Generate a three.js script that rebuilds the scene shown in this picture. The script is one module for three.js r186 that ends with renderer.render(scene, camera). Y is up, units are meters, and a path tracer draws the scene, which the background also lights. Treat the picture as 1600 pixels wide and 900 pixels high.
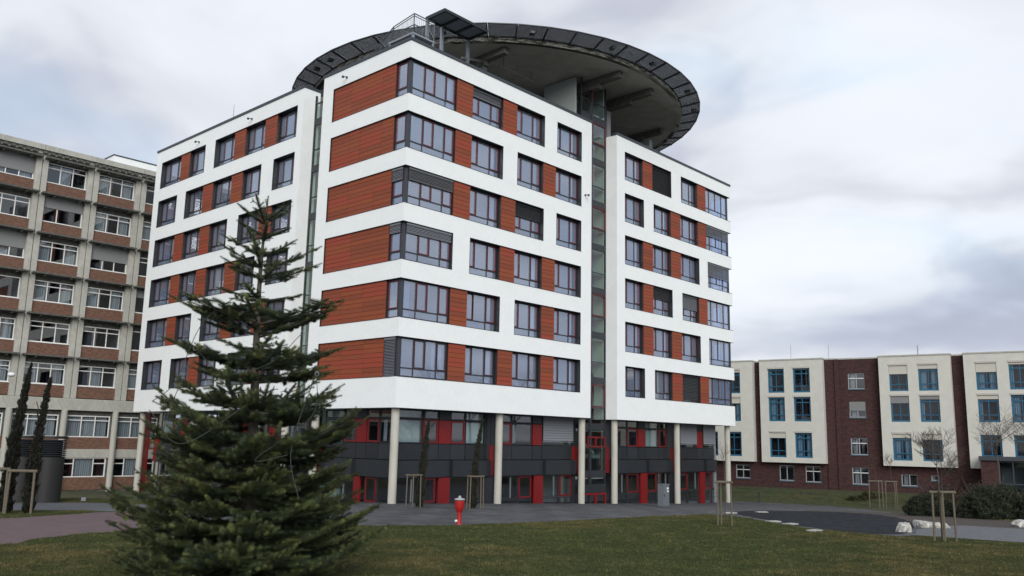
import * as THREE from 'three';
import { mergeGeometries } from 'three/addons/utils/BufferGeometryUtils.js';
import { ImprovedNoise } from 'three/addons/math/ImprovedNoise.js';

// ------------------------------------------------------------ camera, sky, sun, exposure
const EXPOSURE = 1.75, SKY = 0.50, SUN = 1.4;
const scene = new THREE.Scene();
const camera = new THREE.PerspectiveCamera(36.954, 16 / 9, 0.1, 2000);
camera.position.set(0, 3.5, 0);
camera.rotation.set(0.1759, 0, 0.0209, 'XYZ');
const renderer = new THREE.WebGLRenderer({ antialias: true });
renderer.toneMapping = THREE.LinearToneMapping;
renderer.toneMappingExposure = EXPOSURE;
renderer.shadowMap.enabled = true;

const perlin = new ImprovedNoise();
const fbm = (x, y, z, o = 5) => { let s = 0, a = 0.5, f = 1; for (let i = 0; i < o; i++) { s += a * perlin.noise(x * f, y * f, z * f); a *= 0.5; f *= 2.03; } return s; };
const sstep = (a, b, x) => { const t = Math.min(1, Math.max(0, (x - a) / (b - a))); return t * t * (3 - 2 * t); };
const lerp = (a, b, t) => a + (b - a) * t;
let seed = 12345;
const rnd = () => { seed = (seed * 1664525 + 1013904223) >>> 0; return seed / 4294967296; };
const rr = (a, b) => a + (b - a) * rnd();

{ // an overcast sky: layers of grey-lavender cloud, thin bluish gaps, white lit cloud banks
  const W = 2048, Hh = 1024, d = new Float32Array(W * Hh * 4);
  // cloud banks by direction (azimuth from straight ahead in degrees, elevation): white banks and grey undersides
  const banks = [[17, 15, 11, 5, 0.26], [22, 10.5, 6, 3, 0.12], [12, 7.5, 7, 2.4, 0.16], [23.5, 24, 6, 4, 0.10], [-22, 17.5, 4.5, 3, 0.14], [-12, 27, 14, 5, 0.05], [27, 8.6, 9, 2.6, -0.22], [20, 6.0, 10, 1.6, -0.06],
    [13, 19, 7, 3, -0.07], [-19, 21, 12, 2.6, -0.14], [6, 28, 10, 3, -0.03], [29, 16, 5, 5, 0.05], [60, 20, 30, 12, 0.1], [-70, 22, 30, 12, 0.08], [140, 25, 40, 14, 0.1], [-130, 20, 30, 10, 0.05]];
  for (let j = 0; j < Hh; j++) {
    const el = ((j + 0.5) / Hh - 0.5) * Math.PI, y = Math.sin(el), ce = Math.cos(el);
    for (let i = 0; i < W; i++) {
      const az = ((i + 0.5) / W - 0.5) * 2 * Math.PI, x = Math.cos(az) * ce, z = Math.sin(az) * ce;
      const q = 1 / (Math.max(y, 0) + 0.22), px = x * q, pz = z * q;
      const w1 = fbm(px * 0.9 + 3.1, pz * 0.9, 0.5, 4), w2 = fbm(px * 0.9, pz * 0.9 + 7.7, 4.5, 4);
      const n = fbm(px * 1.15 + w1 * 1.1, pz * 1.15 + w2 * 1.1, 1.7, 6), m = fbm(px * 2.6 + w2 * 1.6 + 9, pz * 2.6 + w1 * 1.6, 6.1, 6);
      const A = Math.atan2(x, -z) * 57.2958, E = el * 57.2958;
      const edge = sstep(-0.1, 0.16, n + 0.45 * m), wisp = Math.abs(m) * 2; let v = 0.775 + 0.11 * edge + n * 0.26 + m * 0.19 - 0.03 * wisp;
      for (const [a, e, sa, se, g] of banks) {
        let da = A - a + m * sa * 1.1; if (da > 180) da -= 360; if (da < -180) da += 360;
        const r2 = (da / sa) ** 2 + ((E - e + n * se * 1.3) / se) ** 2;
        if (r2 < 9) v += g * Math.exp(-r2 * 0.8) * (1 + 1.3 * m);
      }
      v = Math.max(0.5, v < 0.92 ? v : 0.92 + 0.17 * (1 - Math.exp(-(v - 0.92) / 0.17)));
      const blue = sstep(0.10, -0.2, n + 0.5 * w1) * sstep(0.04, 0.25, y);
      const grey = sstep(0.92, 0.62, v);
      const k = (j * W + i) * 4, L = v * SKY * (y < -0.02 ? 0.35 : 1);
      d[k] = L * (0.985 - 0.045 * grey - 0.11 * blue); d[k + 1] = L * (1.035 - 0.045 * grey - 0.02 * blue); d[k + 2] = L * (1.12 + 0.05 * grey + 0.06 * blue); d[k + 3] = 1;
    }
  }
  const t = new THREE.DataTexture(d, W, Hh, THREE.RGBAFormat, THREE.FloatType);
  t.mapping = THREE.EquirectangularReflectionMapping; t.magFilter = THREE.LinearFilter; t.minFilter = THREE.LinearFilter; t.needsUpdate = true;
  scene.background = t; scene.environment = t;
}
const sun = new THREE.DirectionalLight(new THREE.Color(1, 0.97, 0.93), SUN);
sun.position.set(18, 80, 110); sun.target.position.set(0, 8, -55); sun.castShadow = true; sun.shadow.radius = 70;
sun.shadow.mapSize.set(4096, 4096);
Object.assign(sun.shadow.camera, { left: -80, right: 80, top: 80, bottom: -80, near: 1, far: 400 });
scene.add(sun, sun.target);

// ------------------------------------------------------------ helpers
const used = new Map();
function numbered(n) { const c = used.get(n) || 0; used.set(n, c + 1); return c ? `${n}_${String(c).padStart(3, '0')}` : n; }
function mesh(name, geo, mat, parent) {
  const m = new THREE.Mesh(Array.isArray(geo) ? merge(geo) : geo, mat); m.name = parent ? name : numbered(name);
  m.castShadow = m.receiveShadow = true; (parent || scene).add(m); return m;
}
function thing(name, label, category, pos = [0, 0, 0], turn = 0, group) {
  const o = new THREE.Group(); o.name = numbered(name); o.position.set(...pos); o.rotation.y = turn; o.userData = { label, category };
  if (group) o.userData.group = group; scene.add(o); return o;
}
function structure(name, geo, mat, label) { const m = mesh(name, geo, mat); m.userData = { kind: 'structure', label, category: name.replace(/_/g, ' ') }; return m; }
function merge(list) { return mergeGeometries(list.map(g => { const h = g.index ? g.toNonIndexed() : g; for (const k of Object.keys(h.attributes)) if (!['position', 'normal', 'uv'].includes(k)) h.deleteAttribute(k); return h; })); }
const each = (name, geos, mat, parent) => geos.map(g => mesh(name, g, mat, parent));
function metreUV(g) { // uv in metres from the dominant axis of each face
  g = g.index ? g.toNonIndexed() : g; const p = g.attributes.position, n = g.attributes.normal, uv = new Float32Array(p.count * 2);
  for (let i = 0; i < p.count; i++) {
    const ax = Math.abs(n.getX(i)), ay = Math.abs(n.getY(i)), az = Math.abs(n.getZ(i));
    if (ay > ax && ay > az) { uv[2 * i] = p.getX(i); uv[2 * i + 1] = p.getZ(i); } else if (ax > az) { uv[2 * i] = p.getZ(i); uv[2 * i + 1] = p.getY(i); } else { uv[2 * i] = p.getX(i); uv[2 * i + 1] = p.getY(i); }
  }
  g.setAttribute('uv', new THREE.BufferAttribute(uv, 2)); return g;
}
const bx = (x0, x1, y0, y1, z0, z1) => { const g = new THREE.BoxGeometry(x1 - x0, y1 - y0, z1 - z0); g.translate((x0 + x1) / 2, (y0 + y1) / 2, (z0 + z1) / 2); return metreUV(g); };
function rod(a, b, r0, r1 = r0, seg = 6) {
  const A = new THREE.Vector3(...a), B = new THREE.Vector3(...b), L = A.distanceTo(B), g = new THREE.CylinderGeometry(r1, r0, L, seg);
  g.translate(0, L / 2, 0); g.applyQuaternion(new THREE.Quaternion().setFromUnitVectors(new THREE.Vector3(0, 1, 0), B.clone().sub(A).normalize())); g.translate(...a); return g.toNonIndexed();
}
function bar(a, b, w, h) { // rectangular bar between two points
  const A = new THREE.Vector3(...a), B = new THREE.Vector3(...b), L = A.distanceTo(B), g = new THREE.BoxGeometry(w, h, L), m = new THREE.Matrix4().lookAt(A, B, new THREE.Vector3(0, 1, 0));
  g.applyMatrix4(m); g.translate((A.x + B.x) / 2, (A.y + B.y) / 2, (A.z + B.z) / 2); return g;
}

// ------------------------------------------------------------ textures and materials
function tex(size, fn, rx = 1, ry = rx, srgb = true) { // fn(u,v)->[r,g,b] linear 0..1, tiling handled by fn
  const d = new Uint8Array(size * size * 4), e = srgb ? c => 255 * (c <= 0.0031308 ? c * 12.92 : 1.055 * Math.pow(c, 1 / 2.4) - 0.055) : c => 255 * c;
  for (let j = 0; j < size; j++) for (let i = 0; i < size; i++) { const c = fn(i / size, j / size), k = (j * size + i) * 4; for (let q = 0; q < 3; q++) d[k + q] = Math.max(0, Math.min(255, e(c[q]))); d[k + 3] = 255; }
  const t = new THREE.DataTexture(d, size, size, THREE.RGBAFormat); t.wrapS = t.wrapT = THREE.RepeatWrapping; t.magFilter = THREE.LinearFilter; t.minFilter = THREE.LinearMipmapLinearFilter; t.generateMipmaps = true;
  if (srgb) t.colorSpace = THREE.SRGBColorSpace; t.repeat.set(1 / rx, 1 / ry); t.needsUpdate = true; return t;
}
const tn = (u, v, f, s = 0, o = 4) => { // tiling noise on a torus
  const a = u * 2 * Math.PI, b = v * 2 * Math.PI, R = f / 6.283; return fbm(Math.cos(a) * R + 10 + s, Math.sin(a) * R + Math.cos(b) * R * 1.0 + 20, Math.sin(b) * R + s * 3.3, o);
};
const grain = () => rnd() - 0.5;
const std = (o) => new THREE.MeshStandardMaterial(o);
const lin = (r, g, b) => new THREE.Color().setRGB(r, g, b);
const mottle = (c, amt, f, gr, size, m, s = 0) => tex(size, (u, v) => { const n = 1 + amt * 2 * tn(u, v, f, s) + gr * grain(); return [c[0] * n, c[1] * n, c[2] * n]; }, m);
function brickTex(base, vary, mortar, s) { // 16 x 24 bricks on 4 x 1.8 m
  const cols = 16, rows = 24, tone = []; for (let r = 0; r < rows; r++) for (let c = 0; c < cols; c++) tone.push([1 + vary * grain() * 2, grain()]);
  return tex(1024, (u, v) => {
    const r = Math.floor(v * rows), x = u * cols + (r % 2) * 0.5, c = Math.floor(x) % cols, fx = x - Math.floor(x), fy = v * rows - r;
    const g = 1 + 0.25 * tn(u, v, 14, s, 3);
    if (fx < 0.035 || fy < 0.12) return mortar.map(q => q * g);
    const [t, h] = tone[r * cols + c]; return [base[0] * t * g * (1 + 0.2 * h), base[1] * t * g, base[2] * t * g];
  }, 4, 1.8);
}
const M = {};
M.plaster = std({ map: tex(512, (u, v) => { const n = 1 + 0.06 * tn(u, v, 6) + 0.05 * tn(u, v, 30, 2, 3) + 0.02 * grain(); return [0.825 * n, 0.85 * n, 0.84 * n]; }, 7), roughness: 0.9 });
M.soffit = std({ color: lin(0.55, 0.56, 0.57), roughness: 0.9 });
M.concrete = std({ map: mottle([0.44, 0.425, 0.37], 0.22, 9, 0.08, 512, 3), roughness: 0.92 });
M.concreteWorn = std({ map: tex(512, (u, v) => { const s = tn(u * 1, v, 5, 1), st = tn(u, v * 0.999, 22, 5, 3); const n = 1 + 0.3 * s + 0.22 * st + 0.06 * grain(); return [0.40 * n, 0.395 * n, 0.35 * n]; }, 4, 7), roughness: 0.95 });
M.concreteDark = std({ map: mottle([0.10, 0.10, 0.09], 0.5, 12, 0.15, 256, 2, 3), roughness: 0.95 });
M.brickBrown = std({ map: brickTex([0.158, 0.082, 0.056], 0.22, [0.10, 0.07, 0.055], 1), roughness: 0.95 });
M.brickRed = std({ map: brickTex([0.050, 0.019, 0.018], 0.4, [0.048, 0.03, 0.028], 4), roughness: 0.9 });
M.cream = std({ map: mottle([0.545, 0.54, 0.485], 0.06, 8, 0.04, 512, 5, 2), roughness: 0.9 });
M.terra = [0, 1, 2, 3].map(i => std({ map: mottle([0.212 + 0.022 * i, 0.050 + 0.005 * (i % 3), 0.020 + 0.003 * (i % 2)], 0.08, 14, 0.06, 128, 1.5, i), roughness: 0.75 }));
M.dark = std({ color: lin(0.026, 0.029, 0.034), roughness: 0.45, metalness: 0.2 });
M.frame = std({ color: lin(0.028, 0.031, 0.037), roughness: 0.42, metalness: 0.15 });
M.coping = std({ color: lin(0.06, 0.068, 0.08), roughness: 0.5, metalness: 0.4 });
M.panelDark = [0.023, 0.027, 0.02].map((c, i) => std({ map: mottle([c, c * 1.14, c * 1.36], 0.1, 5, 0.05, 128, 3, i), roughness: 0.42, metalness: 0.15 }));
M.red = std({ map: mottle([0.17, 0.005, 0.006], 0.08, 5, 0.04, 128, 3, 7), roughness: 0.4 });
M.sashRed = std({ color: lin(0.105, 0.009, 0.016), roughness: 0.4 });
M.maroon = std({ color: lin(0.038, 0.014, 0.019), roughness: 0.4 });
M.white = std({ color: lin(0.72, 0.72, 0.70), roughness: 0.5 });
M.greyFrame = std({ color: lin(0.33, 0.34, 0.35), roughness: 0.6 });
M.blue = std({ color: lin(0.015, 0.105, 0.185), roughness: 0.45 });
const glass = (tint, ior, rough = 0.02) => new THREE.MeshPhysicalMaterial({ color: tint, transmission: 1, thickness: 0, ior, roughness: rough, metalness: 0 });
M.glass = glass(lin(0.70, 0.79, 0.945), 2.33); M.glass.metalness = 0.16;
M.glassGreen = glass(lin(0.62, 0.78, 0.72), 2.0);
M.glassOld = glass(lin(0.62, 0.68, 0.72), 2.05);
M.glassBlue = glass(lin(0.45, 0.62, 0.75), 1.6);
M.blind = std({ color: lin(0.16, 0.165, 0.17), roughness: 0.55, metalness: 0.3 });
M.blindDark = std({ color: lin(0.045, 0.047, 0.05), roughness: 0.6 });
M.blindPale = std({ color: lin(0.19, 0.20, 0.22), roughness: 0.6 });
M.shutter = std({ color: lin(0.20, 0.205, 0.205), roughness: 0.7 });
M.curtain = std({ color: lin(0.42, 0.43, 0.43), roughness: 1, side: THREE.DoubleSide });
M.paleScreen = std({ color: lin(0.42, 0.52, 0.48), roughness: 0.9 });
M.room = std({ color: lin(0.20, 0.21, 0.22), roughness: 1 });
M.roof = std({ color: lin(0.16, 0.16, 0.155), roughness: 0.95 });
M.steel = std({ color: lin(0.30, 0.32, 0.34), roughness: 0.4, metalness: 0.7 });
M.rail = std({ color: lin(0.12, 0.13, 0.145), roughness: 0.5, metalness: 0.5 });
M.steelDark = std({ color: lin(0.035, 0.04, 0.048), roughness: 0.5, metalness: 0.4 });
M.wood = std({ map: tex(256, (u, v) => { const n = 1 + 0.5 * tn(u * 0.999, v, 10) + 0.2 * grain(); return [0.125 * n, 0.105 * n, 0.075 * n]; }, 0.4), roughness: 0.9 });
M.bark = std({ map: mottle([0.075, 0.062, 0.048], 0.5, 18, 0.3, 256, 0.6), roughness: 1 });
M.twig = std({ color: lin(0.075, 0.062, 0.05), roughness: 1 });
M.stone = std({ map: mottle([0.40, 0.39, 0.35], 0.6, 9, 0.15, 256, 0.8), roughness: 0.9 });

// ------------------------------------------------------------ ground
const K = [[-60, 1.5], [0, 1.5], [48, 0], [74, -1.3], [110, -1.7], [400, -3]]; // distance ahead, height
function hgt(z) { const d = -z; if (d <= K[0][0]) return K[0][1]; for (let i = 1; i < K.length; i++) if (d <= K[i][0]) return lerp(K[i - 1][1], K[i][1], (d - K[i - 1][0]) / (K[i][0] - K[i - 1][0])); return K[K.length - 1][1]; }
function bankY(x, z) { return 1.05 * sstep(0, 5.5, ((x - 22.1) * -0.56 + (z + 87) * 0.828) * -1 + 7.5) * sstep(14, 22, x); } // lawn rising to the brick building
const ground = (x, z) => hgt(z) + bankY(x, z);
function clipZ(poly, z0, keepGreater) { const o = []; for (let i = 0; i < poly.length; i++) { const a = poly[i], b = poly[(i + 1) % poly.length], ia = keepGreater ? a[1] >= z0 : a[1] <= z0, ib = keepGreater ? b[1] >= z0 : b[1] <= z0; if (ia) o.push(a); if (ia !== ib) { const t = (z0 - a[1]) / (b[1] - a[1]); o.push([a[0] + t * (b[0] - a[0]), z0]); } } return o; }
function sheet(poly, off) { // a paved sheet that follows the folds of the ground
  const cuts = [60, 0, -48, -74, -110, -400], list = [];
  for (let i = 0; i + 1 < cuts.length; i++) {
    const q = clipZ(clipZ(poly, cuts[i], false), cuts[i + 1], true); if (q.length < 3) continue;
    const g = new THREE.ShapeGeometry(new THREE.Shape(q.map(p => new THREE.Vector2(p[0], -p[1])))); g.rotateX(-Math.PI / 2);
    const P = g.attributes.position; for (let k = 0; k < P.count; k++) P.setY(k, hgt(P.getZ(k)) + off);
    g.computeVertexNormals(); list.push(metreUV(g));
  }
  return merge(list);
}
function smooth(poly, n = 2) { for (let k = 0; k < n; k++) { const o = []; poly.forEach((a, i) => { const b = poly[(i + 1) % poly.length]; o.push([a[0] * 0.75 + b[0] * 0.25, a[1] * 0.75 + b[1] * 0.25], [a[0] * 0.25 + b[0] * 0.75, a[1] * 0.25 + b[1] * 0.75]); }); poly = o; } return poly; }
const inPoly = (p, x, z) => { let c = false; for (let i = 0, j = p.length - 1; i < p.length; j = i++) if ((p[i][1] > z) !== (p[j][1] > z) && x < (p[j][0] - p[i][0]) * (z - p[i][1]) / (p[j][1] - p[i][1]) + p[i][0]) c = !c; return c; };
const ragged = (poly, amp = 0.11, step = 0.35) => { const o = []; poly.forEach((a, i) => { const b = poly[(i + 1) % poly.length], L = Math.hypot(b[0] - a[0], b[1] - a[1]), n = Math.min(60, Math.max(1, Math.round(L / step))); for (let k = 0; k < n; k++) { const x = lerp(a[0], b[0], k / n), z = lerp(a[1], b[1], k / n); o.push([x + amp * 2 * fbm(x * 1.3, z * 1.3, 5.5, 3), z + amp * 2.6 * fbm(x * 1.3, z * 1.3, 9.5, 3)]); } }); return o; };
const PLAZA0 = [[-10.6, -26.2], [-9.5, -27.2], [-8.1, -28.7], [-5, -30.3], [-1.6, -31.7], [1.4, -34.7], [6, -40], [9.7, -43.6], [10.9, -43.3], [11.2, -38.5], [11.5, -34.1], [12.4, -32], [13.3, -30.4], [14.8, -31.4], [16, -34], [18.1, -39.5], [19.9, -45.3], [22.4, -51], [25.2, -62.8], [27, -74], [20.3, -79], [19, -95], [-30, -95], [-30, -72], [-19.5, -47], [-16.4, -41.3], [-14.4, -36.1], [-12.3, -31.3], [-11.3, -28.2]];
const PLAZA = ragged(PLAZA0);
const PATCH = ragged(smooth([[11.5, -46.6], [14.7, -51.5], [19.4, -52.4], [19.9, -45.3], [18.1, -39.5], [15.2, -33.4], [13.4, -31.0], [12.5, -32.3], [11.7, -34.5], [11.6, -40]]), 0.2);
const PATH = ragged([[14.2, -31.2], [16.6, -28.7], [34, -22], [44, -30], [30, -36], [21.4, -36.4], [19.7, -38.2], [18.5, -38], [16, -34.6]], 0.1);
const MULCH = smooth([[17.2, -53.4], [20.6, -55.4], [22.2, -54.1], [22.9, -48.5], [24.2, -45], [26, -41.5], [40, -38], [40, -33], [30, -35.6], [21.4, -36.1], [19.5, -37.8], [18.3, -41.2], [17.6, -46.9]], 1);
const REDPATH = ragged(smooth([[-16.9, -29.7], [-16.7, -31.8], [-16.1, -33.8], [-16, -35.3], [-14.8, -35.2], [-12.4, -31.3], [-11.2, -28], [-11.0, -25.6], [-11.7, -24.8], [-12, -23], [-11.6, -20.6], [-18, -14], [-30, -14], [-30, -27]]), 0.1);
const ROAD = [[-60, -46], [-22.9, -40.4], [-21.4, -41.9], [-19, -42.4], [-16.0, -41.6], [-13.9, -36.1], [-15.0, -35.3], [-16.2, -35.5], [-17.1, -36], [-18.6, -35.3], [-19.6, -34.4], [-30, -31], [-60, -31]];
{
  const g = new THREE.PlaneGeometry(1, 1); // replaced below
  const xs = [], zs = []; for (let x = -400; x < -60; x += 40) xs.push(x); for (let x = -60; x <= 70; x += 0.8) xs.push(x); for (let x = 80; x <= 420; x += 40) xs.push(x);
  for (let z = 60; z > 0; z -= 10) zs.push(z); for (let z = 0; z > -112; z -= 0.8) zs.push(z); for (const z of [-112, -150, -250, -420, -900]) zs.push(z);
  for (const k of [-48, -74, -110]) if (!zs.includes(k)) { zs.push(k); } zs.sort((a, b) => b - a);
  const P = [], C = [], U = [], I = [];
  for (const z of zs) for (const x of xs) {
    P.push(x, ground(x, z), z); U.push(x, z);
    const n = fbm(x * 0.13, z * 0.13, 3.3, 4), m = fbm(x * 0.5, z * 0.5, 8.8, 4);
    let dry = sstep(-0.05, 0.4, n + 0.4 * m + 0.05) * 0.75;
    const edge = fbm(x * 0.35, z * 0.35, 1.2, 3); // trodden, brownish turf beside the paving
    const dEdge = Math.min(...[[1.4, -34.7, 6, -40], [6, -40, 9.7, -43.6], [9.7, -43.6, 11.4, -34.1], [11.4, -34.1, 16.6, -28.7], [-5, -30.3, 1.4, -34.7], [16.6, -28.7, 34, -22]].map(([a, b, c, e]) => { const t = Math.max(0, Math.min(1, ((x - a) * (c - a) + (z - b) * (e - b)) / ((c - a) ** 2 + (e - b) ** 2))); return Math.hypot(x - a - t * (c - a), z - b - t * (e - b)); }));
    dry = Math.max(dry, sstep(4.5, 0.3, dEdge + edge * 5));
    C.push(lerp(0.044, 0.08, dry), lerp(0.053, 0.063, dry), lerp(0.012, 0.021, dry));
  }
  const nx = xs.length; for (let j = 0; j + 1 < zs.length; j++) for (let i = 0; i + 1 < nx; i++) { const a = j * nx + i; I.push(a, a + 1, a + nx, a + 1, a + nx + 1, a + nx); }
  const G = new THREE.BufferGeometry(); G.setAttribute('position', new THREE.Float32BufferAttribute(P, 3)); G.setAttribute('uv', new THREE.Float32BufferAttribute(U, 2)); G.setAttribute('color', new THREE.Float32BufferAttribute(C, 3)); G.setIndex(I); G.computeVertexNormals();
  const t = tex(1024, (u, v) => { const n = Math.max(0.3, 1 + 1.1 * tn(u, v, 20, 2) + 0.9 * tn(u, v, 70, 5, 3) + 0.5 * grain()), k = 1 + 0.9 * tn(u, v, 16, 9); return [0.85 * n * k, 0.85 * n, 0.8 * n * k]; }, 9);
  structure('lawn', G, std({ map: t, vertexColors: true, roughness: 1, bumpMap: t, bumpScale: 0.03 }), 'wide lawn of short winter grass with brown trodden edges');
}
const paver = tex(1024, (u, v) => { // small grey setts in courses, damp blotches
  const r = Math.floor(v * 40), x = u * 24 + (r % 2) * 0.5, fx = x - Math.floor(x), fy = v * 40 - r, h = Math.sin(Math.floor(x) % 24 * 12.9898 + r * 78.233) * 43758.5453, t = h - Math.floor(h);
  const n = Math.max(0.35, 1 + 1.3 * tn(u, v, 5, 3) + 1.1 * tn(u, v, 18, 6) + 0.3 * grain()), j = fx < 0.06 || fy < 0.1 ? 0.6 : 0.8 + 0.4 * t; return [0.059 * n * j, 0.060 * n * j, 0.064 * n * j];
}, 6);
structure('plaza_paving', sheet(PLAZA, 0.012), std({ map: paver, roughness: 0.75, bumpMap: paver, bumpScale: 0.012 }), 'grey sett paving in front of the white and terracotta building');
structure('asphalt_patch', sheet(PATCH, 0.02), new THREE.MeshPhysicalMaterial({ map: mottle([0.024, 0.026, 0.031], 0.6, 12, 0.9, 512, 4), roughness: 1, specularIntensity: 0.25 }), 'dark gravel patch between lawn, paving and boulders');
structure('mulch_bed', sheet(MULCH, 0.016), std({ map: mottle([0.055, 0.04, 0.033], 0.6, 25, 0.8, 512, 3, 1), roughness: 1 }), 'brown mulch strip below the evergreen shrubs');
structure('path', sheet(PATH, 0.026), std({ map: mottle([0.108, 0.108, 0.114], 0.3, 14, 0.25, 512, 4, 6), roughness: 0.8 }), 'pale grey path leaving the plaza past the boulders');
structure('red_path', sheet(REDPATH, 0.014), std({ map: tex(512, (u, v) => { const r = Math.floor(v * 30), x = u * 15 + (r % 2) * 0.5, fx = x - Math.floor(x), fy = v * 30 - r, n = 1 + 0.45 * tn(u, v, 8, 4) + 0.3 * grain(), j = fx < 0.07 || fy < 0.12 ? 0.7 : 1; return [0.122 * n * j, 0.078 * n * j, 0.078 * n * j]; }, 3), roughness: 0.85 }), 'reddish paved path beside the fir');
structure('road', sheet(ROAD, 0.018), std({ map: mottle([0.085, 0.088, 0.096], 0.2, 10, 0.25, 512, 4, 8), roughness: 0.85 }), 'grey asphalt road behind the two columnar conifers');

// ------------------------------------------------------------ white and terracotta main building (local axes: x along the right-hand face, z towards the viewer from that face)
const TH = 0.8251, CORNER = [-6.3136, 0, -48.0274], ct = Math.cos(TH), st = Math.sin(TH);
const toWorld = (u, b) => [CORNER[0] + ct * u - st * b, CORNER[2] - st * u - ct * b];
const YT = 27.07, YB = 5.21, ROWY = [0, 6.92, 10.26, 13.59, 16.93, 20.26, 23.6], WH = 2.27, U1 = 17.69, U2 = 20.85, U3 = 38.5, B1 = 8.74, B2 = 11.0, B3 = 32.64, WT = 0.45, REC = -0.37;
const hall = thing('hospital_building', 'eight-storey white building with terracotta panels, red accents and round columns', 'building', CORNER, TH);
const RF = { rot: 0, at: (s, y, n) => [s, y, n] }, LF = { rot: -Math.PI / 2, at: (s, y, n) => [-n, y, s] }; // faces: s runs to the right as seen from outside
function place(m, face, s, y, n) { m.position.set(...face.at(s, y, n)); m.rotation.y = face.rot; return m; }
const onFace = (g, face, n = 0) => { g.translate(0, 0, n); if (face.rot) g.rotateY(face.rot); return g; };

// a window: dark frame with lights; each light [width share, red sash?]; lower fixed lights below a transom
function lightsWindow(parent, face, s0, y0, w, h, n, o = {}) {
  const { lights = [[0.27, 1], [0.42, 0], [0.31, 1]], lower = [0.69, 0.31], ty = 0.5, fmat = M.frame, smat = M.sashRed, mmat = M.maroon, gmat = M.glass, f = 0.065, label } = o;
  const fr = [bx(0, w, 0, f, -0.08, 0), bx(0, w, h - f, h, -0.08, 0), bx(0, f, f, h - f, -0.08, 0), bx(w - f, w, f, h - f, -0.08, 0)];
  if (ty) fr.push(bx(f, w - f, ty - 0.035, ty + 0.035, -0.08, -0.004));
  const win = place(mesh('window', fr, fmat, parent), face, s0, y0, n);
  if (label) win.userData.label = label;
  const pane = (x0, x1, ya, yb) => { const g = [-0.035, -0.055].map(z => new THREE.PlaneGeometry(x1 - x0, yb - ya).translate((x0 + x1) / 2, (ya + yb) / 2, z)); const p = mesh('pane', gmat === M.glass ? g : g[0], gmat, win); p.rotation.y = (rnd() - 0.5) * 0.004; p.castShadow = false; return p; };
  const W = w - 2 * f, y1 = ty ? ty + 0.035 : f; let x = f; const mul = [];
  lights.forEach(([k, red], i) => {
    const a = x, b = x + W * k; x = b;
    if (i) mul.push(bx(a - 0.035, a + 0.035, y1, h - f, -0.078, 0.006));
    const pa = a + (i ? 0.035 : 0), pb = b - (i < lights.length - 1 ? 0.035 : 0), m = red ? 0.055 : 0;
    if (red) {
      const s = [bx(pa, pb, y1, y1 + m, -0.06, 0.01), bx(pa, pb, h - f - m, h - f, -0.06, 0.01), bx(pa, pa + m, y1 + m, h - f - m, -0.06, 0.01), bx(pb - m, pb, y1 + m, h - f - m, -0.06, 0.01)];
      const sash = mesh('sash', s, smat, win);
      if (o.tilt === i) { const t = 0.09; sash.position.set(0, y1 * (1 - Math.cos(t)), -y1 * Math.sin(-t) * 0 - 0.02); sash.rotation.x = -t * 0.7; sash.position.z = -0.02 + y1 * Math.sin(t * 0.7) * 0; }
    }
    pane(pa + m, pb - m, y1 + m, h - f - m);
  });
  each('mullion', mul, mmat, win);
  if (ty) { x = f; const lm = []; lower.forEach((k, i) => { const a = x, b = x + W * k; x = b; if (i) lm.push(bx(a - 0.03, a + 0.03, f, ty - 0.035, -0.078, -0.002)); pane(a + (i ? 0.03 : 0), b - (i < lower.length - 1 ? 0.03 : 0), f, ty - 0.035); }); each('lower_mullion', lm, fmat, win); }
  if (o.blind) mesh('blind', blindGeo(w, h, o.blind, o.slat ?? 0.085, o.shut), o.bmat || M.blind, win);
  if (o.curtain) for (const [a, b] of o.curtain) mesh('curtain', curtainGeo(a * w, b * w, 0.1, h - 0.1), M.curtain, win);
  if (o.screen) mesh('roller_screen', bx(f, w - f, h * (1 - o.screen), h - f, -0.2, -0.18), M.paleScreen, win);
  return win;
}
function blindGeo(w, h, part, step, shut = 0.9) { // hanging louvre slats
  const out = [bx(0.02, w - 0.02, h - 0.12, h - 0.01, 0.03, 0.13)]; const n = Math.floor((h * part - 0.12) / step);
  for (let i = 0; i < n; i++) { const g = new THREE.BoxGeometry(w - 0.06, 0.012, step * 1.12); g.rotateX(shut + 0.12 * (((i * 7) % 5) / 5 - 0.5)); g.translate(w / 2, h - 0.14 - i * step, 0.08); out.push(metreUV(g)); }
  out.push(bx(0.03, w - 0.03, h - 0.16 - n * step, h - 0.12 - n * step, 0.05, 0.11)); return merge(out);
}
function curtainGeo(x0, x1, y0, y1) {
  const n = Math.max(6, Math.round((x1 - x0) / 0.04)), g = new THREE.PlaneGeometry(x1 - x0, y1 - y0, n, 1), p = g.attributes.position;
  for (let i = 0; i < p.count; i++) p.setZ(i, 0.035 * Math.sin(p.getX(i) * 38) + 0.02 * Math.sin(p.getX(i) * 13 + 1)); g.translate((x0 + x1) / 2, (y0 + y1) / 2, -0.22); g.computeVertexNormals(); return g;
}
const spare = [[], [], [], []]; let panelCount = 0; // terracotta panels past the first 300 are joined
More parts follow.
